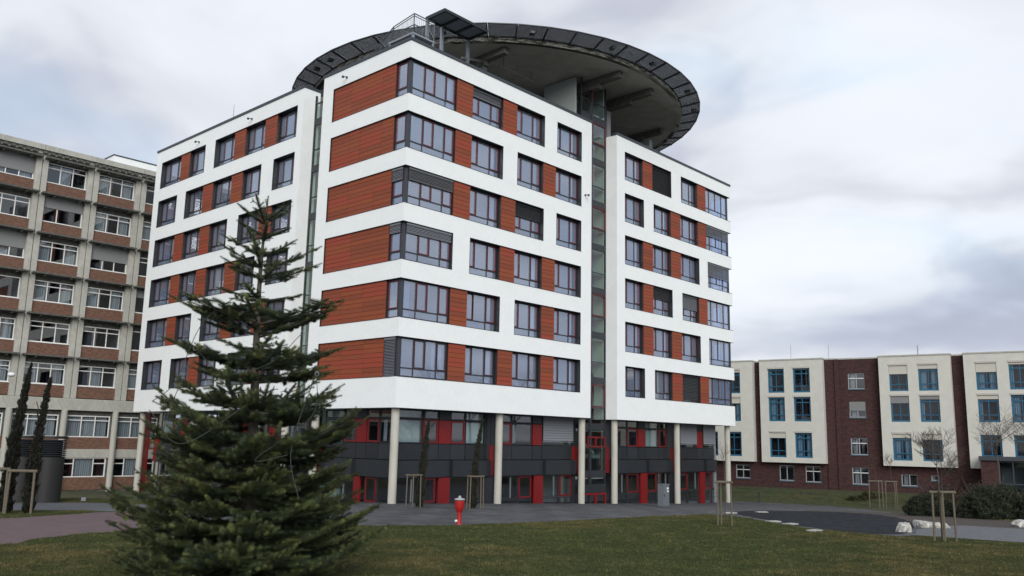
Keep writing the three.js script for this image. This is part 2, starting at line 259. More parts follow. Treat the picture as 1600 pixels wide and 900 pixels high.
function terracotta(face, s0, s1, y0, y1, joints = []) {
  mesh('panel_backing', onFace(bx(s0 + 0.01, s1 - 0.01, y0 + 0.03, y1 - 0.03, -0.44, -0.135), face), M.dark, hall);
  const rows = 8, hh = (y1 - y0 - 0.05) / rows, ends = [0, ...joints, 1];
  for (let r = 0; r < rows; r++) for (let k = 0; k + 1 < ends.length; k++) {
    const a = lerp(s0 + 0.015, s1 - 0.015, ends[k]) + (k ? 0.011 : 0), b = lerp(s0 + 0.015, s1 - 0.015, ends[k + 1]) - (k + 2 < ends.length ? 0.011 : 0), y = y0 + 0.03 + r * hh, z = -0.08 + rr(-0.004, 0.004), i = Math.floor(rnd() * 4);
    const g = onFace(bx(a, b, y + 0.009, y + hh - 0.009, -0.128, z), face);
    if (panelCount < 296) { mesh('terracotta_panel', g, M.terra[i], hall); panelCount++; } else spare[i].push(g);
  }
}
function lining(face, s0, s1, y0, y1, openL = false, openR = false) { // dark metal reveal round a slot
  const t = 0.025, g = [bx(s0, s1, y0 + 0.002, y0 + t, -0.44, 0.02), bx(s0, s1, y1 - t, y1 - 0.002, -0.44, 0.004)];
  if (!openL) g.push(bx(s0 + 0.002, s0 + t, y0 + t, y1 - t, -0.44, 0.004)); if (!openR) g.push(bx(s1 - t, s1 - 0.002, y0 + t, y1 - t, -0.44, 0.004));
  mesh('reveal_lining', g.map(q => onFace(q, face)), M.dark, hall);
}
const wins = {}; // options for single windows, by key
const BL = (blind, o = {}) => ({ blind, ...o });
Object.assign(wins, {
  'A6:1': BL(0.27, { bmat: M.blindPale }), 'A4:0': BL(0.36, { bmat: M.blind }), 'A4:2': BL(0.42, { bmat: M.blindDark }), 'A3:0': BL(0.27, { bmat: M.blindPale }), 'A2:1': { tilt: 0 }, 'A6:3': { tilt: 0 },
  'B6:1': BL(0.97, { bmat: M.blindDark }), 'B6:2': { tilt: 2 }, 'B5:1': { tilt: 0 }, 'B5:3': BL(0.42, { bmat: M.blindPale }), 'B4:0': { tilt: 2 }, 'B4:2': { tilt: 2 }, 'B4:3': BL(0.52, { bmat: M.blindPale }), 'B3:1': BL(0.42, { bmat: M.blindDark }), 'B3:2': BL(0.55, { bmat: M.blindPale }), 'B1:2': BL(0.97, { bmat: M.blindDark, slat: 0.12 }),
  'C6:2': { tilt: 0 }, 'C5:4': { tilt: 0 }, 'C5:2': { tilt: 0 },
});
const curtains = [[[0.72, 0.93]], [[0.74, 0.95], [0.04, 0.12]], null, [[0.76, 0.94]], [[0.05, 0.2]], null, [[0.8, 0.95]]];
let ci = 0;
function blockFace(key, face, sA, sB, bays, breaks, cornerL, cornerR) {
  // bays run left to right as seen; breaks[row] = gaps filled with white wall
  const wall = [], add = (a, b, y0, y1) => wall.push(onFace(bx(a, b, y0, y1, -WT, 0), face));
  add(sA, sB, YB, ROWY[1]);
  for (let r = 1; r <= 6; r++) {
    const y0 = ROWY[r], y1 = y0 + WH, top = r < 6 ? ROWY[r + 1] : YT - 0.13; add(sA, sB, y1, top);
    const cut = breaks[r]; let i = 0, from = sA;
    while (i < bays.length) {
      let j = i; while (j + 1 < bays.length && !cut.includes(j)) j++;
      const s0 = i === 0 && cornerL ? sA : bays[i][0], s1 = j === bays.length - 1 && cornerR ? sB : bays[j][1];
      if (s0 > from + 0.01) add(from, s0, y0, y1);
      lining(face, s0, s1, y0, y1, i === 0 && cornerL, j === bays.length - 1 && cornerR);
      for (let k = i; k <= j; k++) {
        const id = `${key}${r}:${k}`, o = { ...(wins[id] || {}) }; if (!o.blind && curtains[ci % 7]) o.curtain = curtains[ci % 7]; ci++;
        let a = bays[k][0], b = bays[k][1];
        if (k === 0 && cornerL) { a = sA + 0.33; o.lights = [[0.27, 0], [0.25, 1], [0.26, 0], [0.22, 1]]; o.lower = [0.27, 0.51, 0.22]; }
        if (k === bays.length - 1 && cornerR) { b = sB - 0.33; o.lights = [[0.18, 0], [0.29, 0], [0.29, 0], [0.24, 0]]; o.lower = [0.18, 0.58, 0.24]; }
        if (r === 1 || key === 'C') o.smat = M.maroon;
        lightsWindow(hall, face, a + 0.03, y0 + 0.03, b - a - 0.06, WH - 0.06, (k === 0 && cornerL) || (k === bays.length - 1 && cornerR) ? -0.2 : REC, o);
        if (k < j) terracotta(face, bays[k][1], bays[k + 1][0], y0, y1);
      }
      from = s1; i = j + 1;
    }
    if (from < sB - 0.01) add(from, sB, y0, y1);
  }
  return wall;
}
const wallA = blockFace('A', RF, 0, U1, [[0, 3.95], [5.38, 8.2], [9.58, 12.35], [13.7, 16.5]], { 1: [], 2: [1], 3: [0], 4: [2], 5: [1], 6: [2] }, true, false);
const wallB = blockFace('B', RF, U2, U3, [[21.9, 24.5], [25.87, 28.55], [30.05, 32.85], [34.25, 38.5]], { 1: [0], 2: [2], 3: [1], 4: [2], 5: [0], 6: [1] }, false, true);
// short left return of the front block: long terracotta field and the narrow corner light
{
  const w = wallA, add = (b0, b1, y0, y1) => w.push(onFace(bx(-b1, -b0, y0, y1, -WT, 0), LF));
  add(WT, B1, YB, ROWY[1]); const J = { 6: [0.3, 0.8], 5: [0.3, 0.48, 0.82], 4: [0.33, 0.74], 3: [0.42], 2: [0.3, 0.66], 1: [0.36, 0.7] };
  for (let r = 1; r <= 6; r++) {
    const y0 = ROWY[r], y1 = y0 + WH; add(WT, B1, y1, r < 6 ? ROWY[r + 1] : YT - 0.13); add(7.62, B1, y0, y1);
    lining(LF, -7.62, -WT, y0, y1, false, true);
    terracotta(LF, -7.6, -1.36, y0, y1, J[r]);
    const o = { lights: [[1, 1]], lower: [1], ...(r === 4 ? BL(0.36, { bmat: M.blindPale }) : r === 3 ? BL(0.27, { bmat: M.blindPale }) : r === 1 ? BL(0.98, { bmat: M.blindPale, shut: 0.6 }) : {}) };
    lightsWindow(hall, LF, -1.34, y0 + 0.03, 0.98, WH - 0.06, -0.2, o);
    mesh('corner_post', bx(0.19, 0.36, y0 + 0.026, y1 - 0.026, -0.36, -0.19), M.coping, hall);
  }
}
// far right corner of the right block, its end wall and the rear of the volume
{
  for (let r = 1; r <= 6; r++) {
    const y0 = ROWY[r], y1 = y0 + WH; mesh('corner_post', bx(U3 - 0.36, U3 - 0.19, y0 + 0.026, y1 - 0.026, -0.36, -0.19), M.frame, hall);
    const E = { rot: Math.PI / 2, at: (s, y, n) => [U3 + n, y, -s] };
    lightsWindow(hall, E, 0.36, y0 + 0.03, 1.54, WH - 0.06, -0.2, { lights: [[0.5, 0], [0.5, 0]], lower: [1] });
    wallB.push(bx(U3 - WT, U3, y1, r < 6 ? ROWY[r + 1] : YT - 0.13, -B3, -WT), bx(U3 - WT, U3, y0, y1, -B3, -1.9));
  }
  wallB.push(bx(U3 - WT, U3, YB, ROWY[1], -B3, -WT), bx(U2, U2 + WT, YB, YT - 0.13, -1.3, -WT));
}
const wing = blockFace('C', LF, -B3, -B2, [[-31.65, -28.4], [-26.95, -24.3], [-22.8, -20.05], [-18.5, -15.85], [-14.3, -11.7]], { 1: [0, 2], 2: [1], 3: [3], 4: [2], 5: [0, 3], 6: [1] }, false, false);
wing.push(bx(WT, 1.3, YB, YT - 0.13, -B2 - WT, -B2), bx(WT, U3 - WT, YB, YT - 0.13, -B3, -B3 + WT));
wallA.push(bx(U1 - WT, U1, YB, YT - 0.13, -1.3, -WT), bx(WT, 1.3, YB, YT - 0.13, -B1, -B1 + WT));
mesh('wall', wallA, M.plaster, hall); mesh('wall', wallB, M.plaster, hall); mesh('wall', wing, M.plaster, hall);
if (spare.some(s => s.length)) spare.forEach((s, i) => { if (s.length) mesh('terracotta_panels', s, M.terra[i], hall).userData.kind = 'stuff'; });
// coping, roof, floors, core
mesh('coping', [bx(-0.06, U1 + 0.05, YT - 0.13, YT + 0.05, -0.45, 0.06), bx(-0.06, 0.45, YT - 0.13, YT + 0.05, -B1 - 0.05, -0.45)], M.coping, hall);
mesh('coping', [bx(U2 - 0.05, U3 + 0.06, YT - 0.13, YT + 0.05, -0.45, 0.06), bx(U3 - 0.45, U3 + 0.06, YT - 0.13, YT + 0.05, -B3, -0.45)], M.coping, hall);
mesh('coping', [bx(-0.06, 0.45, YT - 0.13, YT + 0.05, -B3 - 0.05, -B2 + 0.05), bx(0.45, 1.4, YT - 0.13, YT + 0.05, -B2 - 0.4, -B2 + 0.05)], M.coping, hall);
mesh('roof', [bx(1.3, U3 - 0.46, YT - 0.75, YT - 0.45, -B3 + 0.4, -1.35), bx(0.46, 1.3, YT - 0.75, YT - 0.45, -B1 + 0.46, -1.35), bx(0.46, U1 - 0.46, YT - 0.75, YT - 0.45, -1.35, -0.46), bx(U2 + 0.46, U3 - 0.46, YT - 0.75, YT - 0.45, -1.35, -0.46), bx(0.46, 1.3, YT - 0.75, YT - 0.45, -B3 + 0.46, -B2 - 0.46)], M.roof, hall);
{
  const fl = [], core = [bx(6.5, U3 - 6, -1.5, 30.8, -B3 + 3, -6.5)];
  for (let r = 1; r <= 6; r++) { const y = ROWY[r] - 0.95; fl.push(bx(1.32, U3 - 0.48, y, y + 0.3, -B3 + 0.4, -1.32), bx(0.47, 1.32, y, y + 0.3, -B1 + 0.47, -1.32), bx(0.47, U1 - 0.47, y, y + 0.3, -1.32, -0.47), bx(U2 + 0.47, U3 - 0.48, y, y + 0.3, -1.32, -0.47), bx(0.47, 1.32, y, y + 0.3, -B3 + 0.4, -B2 - 0.37)); }
  for (const u of [5.0, 9.0, 13.1, 17.4, 21.2, 25.1, 29.3, 33.5]) core.push(bx(u - 0.08, u + 0.08, YB + 0.4, YT - 0.8, -6.5, -0.62)); for (const b of [8.4, 11.4, 15.2, 19.4, 23.6, 27.8]) core.push(bx(0.62, 6.5, YB + 0.4, YT - 0.8, -b - 0.08, -b + 0.08));
  mesh('floor_slab', fl, M.room, hall); mesh('interior_wall', core, M.room, hall);
}
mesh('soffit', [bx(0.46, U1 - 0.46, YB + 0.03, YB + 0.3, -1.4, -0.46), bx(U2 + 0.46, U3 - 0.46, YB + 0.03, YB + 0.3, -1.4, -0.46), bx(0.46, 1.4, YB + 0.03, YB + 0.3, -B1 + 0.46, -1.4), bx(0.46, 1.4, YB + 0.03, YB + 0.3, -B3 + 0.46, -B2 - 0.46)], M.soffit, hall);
for (const [u, b] of [[0.55, 0.6], [9.03, 0.6], [17.48, 0.6], [21.36, 0.6], [29.88, 0.6], [38.1, 0.6], [0.6, 8.3], [0.6, 11.6], [0.6, 15.1], [0.6, 23.6], [0.6, 32.1]]) {
  const g = new THREE.CylinderGeometry(0.235, 0.235, YB + 2, 24); g.translate(u, (YB + 0.03) / 2 - 0.98, -b); const c = mesh('column', g, M.concrete, hall);
}
// glazed joints between the blocks
function joint(face, s0, s1, n, y1, redRight) {
  const w = s1 - s0, m1 = s0 + w * (redRight ? 0.38 : 0.6), fr = [bx(s0, s0 + 0.09, -1.5, y1, n - 0.12, n), bx(s1 - 0.09, s1, -1.5, y1, n - 0.12, n), bx(m1, m1 + 0.2, -1.5, y1, n - 0.12, n + 0.03)];
  const ys = []; for (let k = -1; k < 8; k++) { const y = 4.42 + 3.335 * k; if (y + 0.5 < y1) ys.push(y); }
  ys.forEach((y, k) => { fr.push(bx(s0 + 0.09, s1 - 0.09, y, y + 0.48, n - 0.1, n - 0.01), bx(s0 + 0.09, s1 - 0.09, y + 1.55, y + 1.61, n - 0.1, n - 0.01)); });
  mesh('joint_frame', fr.map(g => onFace(g, face)), M.frame, hall);
  ys.forEach((y, k) => {
    for (const [ya, yb] of [[y + 0.48, y + 1.55], [y + 1.61, y + 3.335]]) for (const [a, b] of [[s0 + 0.09, m1], [m1 + 0.2, s1 - 0.09]]) {
      if (yb > y1) continue; const g = new THREE.PlaneGeometry(b - a, yb - ya); g.translate((a + b) / 2, (ya + yb) / 2, n - 0.06); mesh('joint_pane', onFace(g, face), M.glassGreen, hall).castShadow = false;
    }
    if (redRight && y > 3) {
      const yb = y + 3.3, ya = y + 1.64, a = m1 + 0.2, b = s1 - 0.09;
      const g = k % 2 ? [bx(a, b, ya, ya + 0.09, n - 0.07, n + 0.02), bx(a, b, yb - 0.09, yb, n - 0.07, n + 0.02), bx(a, a + 0.08, ya, yb, n - 0.07, n + 0.02), bx(b - 0.08, b, ya, yb, n - 0.07, n + 0.02)] : [bx(m1 + 0.02, m1 + 0.14, ya, yb, n + 0.03, n + 0.07)];
      mesh('joint_sash', g.map(q => onFace(q, face)), M.sashRed, hall);
    }
  });
}
joint(RF, U1 + 0.02, U2 - 0.02, -1.0, 30.9, true);
joint(LF, -B2 + 0.02, -B1 - 0.02, -0.9, 26.6, false);
{ // stairwell behind the glass: flights, landings, pale inner wall
  const g = [bx(U1 - 0.2, U2 + 0.2, -1.4, 30.9, -4.6, -4.4), bx(U1 - 0.3, U1 - 0.1, YB, 30.9, -4.4, -1.4), bx(U2 + 0.1, U2 + 0.3, YB, 30.9, -4.4, -1.4)];
  for (let k = -1; k < 8; k++) { const y = 4.3 + 3.335 * k; if (y < 30) g.push(bx(U1, U2, y, y + 0.2, -2.6, -1.2)); if (y < 27) g.push(bar([U1 + 0.3, y + 0.2, -3.6], [U2 - 0.3, y + 1.8, -3.6], 1.0, 0.18), bar([U2 - 0.3, y + 1.8, -2.3], [U1 + 0.3, y + 3.3, -2.3], 0.9, 0.16)); }
  mesh('stairwell', g, std({ color: lin(0.36, 0.39, 0.38), roughness: 0.9 }), hall);
  mesh('joint_lining', [bx(3, 3.1, -1.4, 26.5, -B2, -B1)], M.paleScreen, hall);
}
// ground floor (recessed 1.3 m): two storeys of glazing, panels, red accents
const GN = -1.3;
function gpanel(face, s0, s1, y0, y1, mat, n = GN, d = 0.1) { return mesh(mat === M.red ? 'red_panel' : 'metal_panel', onFace(bx(s0 + 0.012, s1 - 0.012, y0 + 0.012, y1 - 0.012, n - d, n), face), mat, hall); }
function gwin(face, s0, s1, y0, y1, o) { lightsWindow(hall, face, s0 + 0.01, y0 + 0.01, s1 - s0 - 0.02, y1 - y0 - 0.02, GN - 0.03, { ty: 0, gmat: M.glassOld, f: 0.06, mmat: M.frame, lights: [[1, 0]], ...o }); }
function groundBay(face, at, wd, spec) { // spec: cells of the upper row [from, to, kind]; widths in metres from the bay's left column; at(x) -> s
  const S = (a, b) => { const p = at(a), q = at(b); return p < q ? [p, q] : [q, p]; };
  for (const [a, b, kind] of spec.cells) {
    const [s0, s1] = S(a, b);
    if (kind === 'red') gpanel(face, s0, s1, 3.26, 4.66, M.red);
    else if (kind === 'dark') gpanel(face, s0, s1, 2.32, 5.2, M.panelDark[1]);
    else if (kind === 'case') gwin(face, s0, s1, 3.26, 4.66, { lights: [[1, 1]], smat: M.red, fmat: M.sashRed });
    else if (kind === 'pale') gwin(face, s0, s1, 3.26, 4.66, { screen: 0.97 });
    else if (kind === 'blind') gwin(face, s0, s1, 3.26, 5.2, { blind: 0.93, bmat: M.blindPale, slat: 0.17, shut: 1.25 });
    else gwin(face, s0, s1, 3.26, 4.66, { curtain: kind === 'half' ? [[0.05, 0.3]] : undefined });
    if (!['dark', 'blind'].includes(kind)) { if (kind === 'red') gpanel(face, s0, s1, 4.68, 5.2, M.panelDark[2]); else gwin(face, s0, s1, 4.68, 5.2, kind === 'pale' ? { screen: 0.9 } : {}); }
    if (kind !== 'dark') gpanel(face, s0, s1, 2.32, 3.24, M.panelDark[Math.floor(rnd() * 3)]);
  }
  for (const [a, b] of spec.boxes) { const [s0, s1] = S(a, b); mesh('awning_box', onFace(bx(s0, s1, 1.32, 2.29, GN - 0.1, GN + 0.22), face), M.panelDark[0], hall); }
  for (const [a, b] of spec.gaps) { const [s0, s1] = S(a, b); gpanel(face, s0, s1, 1.32, 2.29, M.panelDark[1]); gpanel(face, s0, s1, -2, 1.29, M.red, GN + 0.02); }
  for (const [a, b] of spec.reds) { const [s0, s1] = S(a, b); gpanel(face, s0, s1, 1.33, 3.24, M.red, GN + 0.03); }
  for (const [a, b, k] of spec.low) { const [s0, s1] = S(a, b); if (k === 'dark') gpanel(face, s0, s1, -2, 1.3, M.panelDark[1]); else { gwin(face, s0, s1, -0.16, 1.3, k === 'case' ? { lights: [[1, 1]], smat: M.red, fmat: M.sashRed } : { lights: [[0.72, 0], [0.28, 0]], mmat: M.steel }); gwin(face, s0, s1, -2, -0.18, {}); } }
}
const bay1 = { cells: [[1.32, 3.25, 'pale'], [3.3, 4.53, 'case'], [4.55, 5.5, 'red'], [5.52, 6.75, 'case'], [6.78, 8.6, 'pale'], [8.62, 9.0, 'dark']], boxes: [[1.32, 4.6], [5.58, 8.88]], gaps: [[4.6, 5.56]], reds: [[8.9, 9.35]], low: [[1.32, 3.1, ''], [3.12, 4.44, 'case'], [5.54, 8.5, ''], [8.52, 9.3, 'dark']] };
const bay2 = { cells: [[9.02, 10.0, 'dark'], [10.02, 11.0, 'case'], [11.02, 13.0, 'half'], [13.05, 14.0, 'red'], [14.05, 17.37, 'blind'], [17.4, 18.3, 'dark']], boxes: [[9.5, 13.22], [14.2, 17.45]], gaps: [[13.22, 14.18]], reds: [[17.25, 17.95]], low: [[9.32, 11.7, ''], [11.75, 13.05, 'case'], [14.1, 15.9, ''], [15.95, 17.3, 'case'], [17.35, 18.4, 'dark']] };
const bay3 = { cells: [[20.7, 22.75, 'dark'], [22.78, 24.0, 'half'], [24.02, 25.4, 'case'], [25.44, 26.4, 'red'], [26.43, 28.3, 'pale'], [28.33, 29.5, 'case'], [29.52, 31.4, 'dark']], boxes: [[22.0, 25.7], [26.68, 30.0]], gaps: [[25.7, 26.65]], reds: [[21.0, 21.7], [30.0, 30.7]], low: [[21.8, 24.0, ''], [24.0, 25.5, 'case'], [26.6, 28.0, 'case'], [28.05, 29.9, ''], [29.95, 31.3, 'dark']] };
const bay4 = { cells: [[31.42, 34.1, 'blind'], [34.13, 35.1, 'red'], [35.12, 37.15, 'blind']], boxes: [[31.3, 34.5], [35.35, 37.1]], gaps: [[34.5, 35.33]], reds: [], low: [[31.35, 32.6, 'case'], [32.65, 34.4, ''], [35.4, 36.5, 'case'], [36.55, 37.15, '']] };
for (const s of [bay1, bay2, bay3, bay4]) groundBay(RF, x => x, 8.5, s);
const bayL = { cells: [[1.32, 2.93, 'half'], [2.95, 4.08, 'case'], [4.1, 5.02, 'red'], [5.04, 6.3, 'case'], [6.33, 8.3, 'pale']], boxes: [[1.32, 4.45], [5.1, 8.3]], gaps: [[4.45, 5.08]], reds: [[8.32, 8.74]], low: [[1.32, 2.98, ''], [3.0, 4.08, 'case'], [5.1, 8.7, '']] };
groundBay(LF, x => -x, 8.5, bayL);
for (const o of [11.2, 15.1, 23.6]) groundBay(LF, x => -(x + o - 0.6), 8.5, { cells: bayL.cells.map(([a, b, k]) => [a - 1, b - 1, k]).filter(c => o > 12 || c[1] < 4.6), boxes: o > 12 ? [[0.1, 3.45], [4.1, 7.3]] : [[0.1, 3.4]], gaps: o > 12 ? [[3.45, 4.08]] : [], reds: o > 12 ? [[7.4, 8.2]] : [], low: o > 12 ? [[0.4, 1.98, ''], [2, 3.08, 'case'], [4.1, 7.3, '']] : [[0.4, 3.3, '']] });
gpanel(LF, -33.2, -32.3, -2, 5.2, M.red);
{ // entrance under the glazed joint
  const f = [bx(18.6, 20.7, 3.85, 3.95, GN + 0.3, GN + 0.38), bx(18.6, 20.7, 3.2, 3.3, GN + 0.3, GN + 0.38), bx(19.5, 19.62, 3.3, 3.85, GN + 0.3, GN + 0.38), bx(20.6, 20.7, 3.3, 3.85, GN + 0.3, GN + 0.38), bx(18.6, 18.7, 3.3, 3.85, GN + 0.3, GN + 0.38)];
  mesh('red_vent_frame', f, M.red, hall);
  mesh('entrance_frame', [bx(18.4, 20.75, -0.14, 0.0, GN + 0.3, GN + 0.4), bx(19.45, 19.65, -2, -0.14, GN + 0.3, GN + 0.4), bx(20.6, 20.75, -2, -0.14, GN + 0.3, GN + 0.4)], M.red, hall);
  gpanel(RF, 17.9, 20.8, 0.02, 0.62, M.panelDark[0], GN + 0.36);
}
mesh('base_wall', [bx(6.4, 37, -2, YB, -10, -7.6), bx(37.0, 37.3, -2.2, YB, -B3, GN), bx(1.32, 1.5, -2.2, -1.2, -32.3, -1.5)], M.room, hall);
mesh('base_floor', [bx(1.6, 37, -2.3, -1.15, -B3, -1.5), bx(1.6, 37, 2.4, 2.7, -B3, -1.5)], M.room, hall);
for (const [f, s, y] of [[LF, -6.2, 26.3], [LF, -17.6, 26.3], [LF, -25.4, 26.3], [RF, 16.9, 21.2]]) { const g = [bx(-0.05, 0.05, -0.05, 0.05, 0, 0.1), rod([0, 0, 0.1], [0, -0.02, 0.3], 0.025), new THREE.SphereGeometry(0.09, 12, 8).translate(0, -0.06, 0.34)]; place(mesh('wall_lamp', g.map(metreUV), M.coping, hall), f, s, y, 0); }
mesh('lightning_rod', rod([0.8, YT, -21.9], [0.8, YT + 1.7, -21.9], 0.03, 0.02), M.steel, hall);

// ------------------------------------------------------------ helipad on the roof
const HU = 20.95, HB = 13.05, HR = 17.55, SR = 15.93;
const pad = thing('helipad', 'round concrete helicopter deck on the roof ringed by dark net panels', 'helipad', [...(() => { const p = toWorld(HU, HB); return [p[0], 0, p[1]]; })()], TH);
{
  const deckC = tex(512, (u, v) => { const n = 1 + 0.35 * tn(u, v, 9, 4) + 0.08 * grain(); return [0.42 * n, 0.405 * n, 0.385 * n]; }, 8);
  mesh('deck', metreUV(new THREE.CylinderGeometry(SR, SR, 0.34, 128)).translate(0, 31.16, 0), std({ map: deckC, roughness: 0.9 }), pad);
  const rimTex = tex(512, (u, v) => { const a = tn(u, v, 60, 3, 3), b = tn(u, v, 16, 8); const k = sstep(-0.1, 0.25, a + b); return [lerp(0.06, 0.46, k), lerp(0.06, 0.45, k), lerp(0.05, 0.4, k)]; }, 9, 1.5);
  const rim = new THREE.CylinderGeometry(SR + 0.1, SR + 0.1, 0.42, 128, 1, true), uv = rim.attributes.uv; for (let i = 0; i < uv.count; i++) uv.setXY(i, uv.getX(i) * 100, uv.getY(i) * 0.42);
  const rimIn = new THREE.RingGeometry(SR - 0.25, SR + 0.1, 128); rimIn.rotateX(Math.PI / 2); rimIn.translate(0, -0.21, 0);
  mesh('deck_edge', merge([rim, rimIn]).translate(0, 31.17, 0), std({ map: rimTex, roughness: 0.95, side: THREE.DoubleSide }), pad);
  const meshTex = tex(64, (u, v) => { const l = ((u * 8) % 1 < 0.86 ) || ((v * 4) % 1 < 0.4); return l ? [1, 1, 1] : [0, 0, 0]; }, 0.5, 0.5, false);
  const netM = std({ color: lin(0.022, 0.029, 0.044), roughness: 0.6, metalness: 0.2, alphaMap: meshTex, alphaTest: 0.5, side: THREE.DoubleSide });
  const N = 52, stp = 2 * Math.PI / N;
  for (let k = 0; k < N; k++) {
    const a0 = k * stp + 0.0006, a1 = (k + 1) * stp - 0.0006, P = (a, r, y) => [Math.cos(a) * r, y, Math.sin(a) * r], ri = SR + 0.14, y0 = 31.28, y1 = 31.55;
    const A = P(a0, ri, y0), B = P(a1, ri, y0), C = P(a1, HR, y1), D = P(a0, HR, y1), g = new THREE.BufferGeometry();
    g.setAttribute('position', new THREE.Float32BufferAttribute([...A, ...B, ...C, ...A, ...C, ...D], 3)); g.setAttribute('uv', new THREE.Float32BufferAttribute([0, 0, 2, 0, 2, 1.5, 0, 0, 2, 1.5, 0, 1.5], 2)); g.computeVertexNormals();
    const p = mesh('net_panel', g, netM, pad);
    mesh('net_frame', [bar(D, C, 0.07, 0.07), bar(P(a0 + 0.003, ri, y0 - 0.06), P(a0 + 0.003, HR, y1 - 0.04), 0.11, 0.12), bar(A, B, 0.06, 0.06)], M.steelDark, p);
    const deg = (((k + 0.5) * stp) * 180 / Math.PI);
    if ([126, 108, 92, 74, 57, -170, -179, 150].some(q => Math.abs(((deg - (q < 0 ? q + 360 : q)) + 540) % 360 - 180) < 3.4)) { const c = P((a0 + a1) / 2, (ri + HR) / 2 + 0.2, y0 - 0.02); const lg = bx(-0.22, 0.22, -0.1, 0.1, -0.16, 0.16).rotateY(-(a0 + a1) / 2).translate(...c); mesh('floodlight', lg, M.dark, p); }
  }
  const L = (u, b) => [u - HU, HB - b]; // local x, z of a roof position
  const beamM = std({ map: mottle([0.13, 0.125, 0.12], 0.25, 9, 0.1, 256, 3), roughness: 0.9 });
  for (const [u, b0] of [[10.5, 2.1], [18.95, -1.75], [23.1, -1.75], [31.0, 2.4]]) { const [x, z] = L(u, b0); mesh('beam', [bx(x - 0.25, x + 0.25, 30.5, 30.97, -9, z), bx(x - 0.25, x + 0.25, 30.15, 30.5, -9, z - 1.9)], beamM, pad); }
  const pier = std({ color: lin(0.33, 0.34, 0.35), roughness: 0.85 });
  for (const [u, b, w, dd] of [[18.95, 2.6, 0.5, 2.6], [23.1, 2.4, 0.5, 2.2], [10.5, 4.2, 0.35, 0.35], [31, 3.6, 0.5, 1.2]]) { const [x, z] = L(u, b); mesh('support_pier', bx(x - w / 2, x + w / 2, 26.6, 30.15, z - dd, z), u === 10.5 ? M.steel : pier, pad); }
  const [x0, z0] = L(11.3, 3.5), [x1] = L(15.2, 3.5); mesh('pipe', [rod([x0, 30.3, z0], [x1, 30.3, z0], 0.06), ...[0.1, 0.5, 0.9].map(t => rod([lerp(x0, x1, t), 30.3, z0], [lerp(x0, x1, t), 31, z0], 0.03))], M.steel, pad);
  mesh('cross_brace', [bar([L(7.0, 3)[0], 29.2, L(7, 3)[1]], [L(10.4, 4.3)[0], 30.5, L(10.4, 4.3)[1]], 0.12, 0.16), bx(-14, 15, 30.25, 30.9, L(0, 6.9)[1], L(0, 6.5)[1])], beamM, pad);
  const [ax] = L(5.5, 0), [bx2] = L(37, 0), [, zf] = L(0, 6.6); mesh('plant_room', bx(ax, bx2, 26.7, 30.25, -15, zf), std({ color: lin(0.05, 0.052, 0.056), roughness: 0.9 }), pad);
}
{ // net-panel canopy over the access stair, on posts behind the parapet
  const o = thing('access_canopy', 'flat dark three-field canopy on posts above the roof corner', 'canopy', CORNER, TH);
  const gt = tex(64, (u, v) => ((u * 8) % 1 < 0.8 || (v * 4) % 1 < 0.4) ? [1, 1, 1] : [0, 0, 0], 0.5, 0.5, false), grate = std({ color: lin(0.24, 0.28, 0.33), roughness: 0.55, metalness: 0.2, alphaMap: gt, alphaTest: 0.5, side: THREE.DoubleSide });
  const fr = [], y = 31; for (const u of [4.0, 5.3, 6.6, 7.87]) fr.push(bx(u - 0.07, u + 0.07, y - 0.12, y + 0.1, -3.3, -1.5)); fr.push(bx(3.93, 7.94, y - 0.1, y + 0.08, -1.57, -1.45), bx(3.93, 7.94, y - 0.1, y + 0.08, -3.36, -3.24));
  mesh('canopy_frame', fr, M.steelDark, o);
  for (const [a, b] of [[4.07, 5.23], [5.37, 6.53], [6.67, 7.8]]) mesh('canopy_panel', bx(a, b, y, y + 0.04, -3.24, -1.57), grate, o);
  for (const [u, b] of [[4.0, 3.2], [5.3, 3.2], [7.8, 3.25]]) mesh('post', bx(u - 0.09, u + 0.09, 26.65, y - 0.12, -b - 0.09, -b + 0.09), M.steel, o);
}
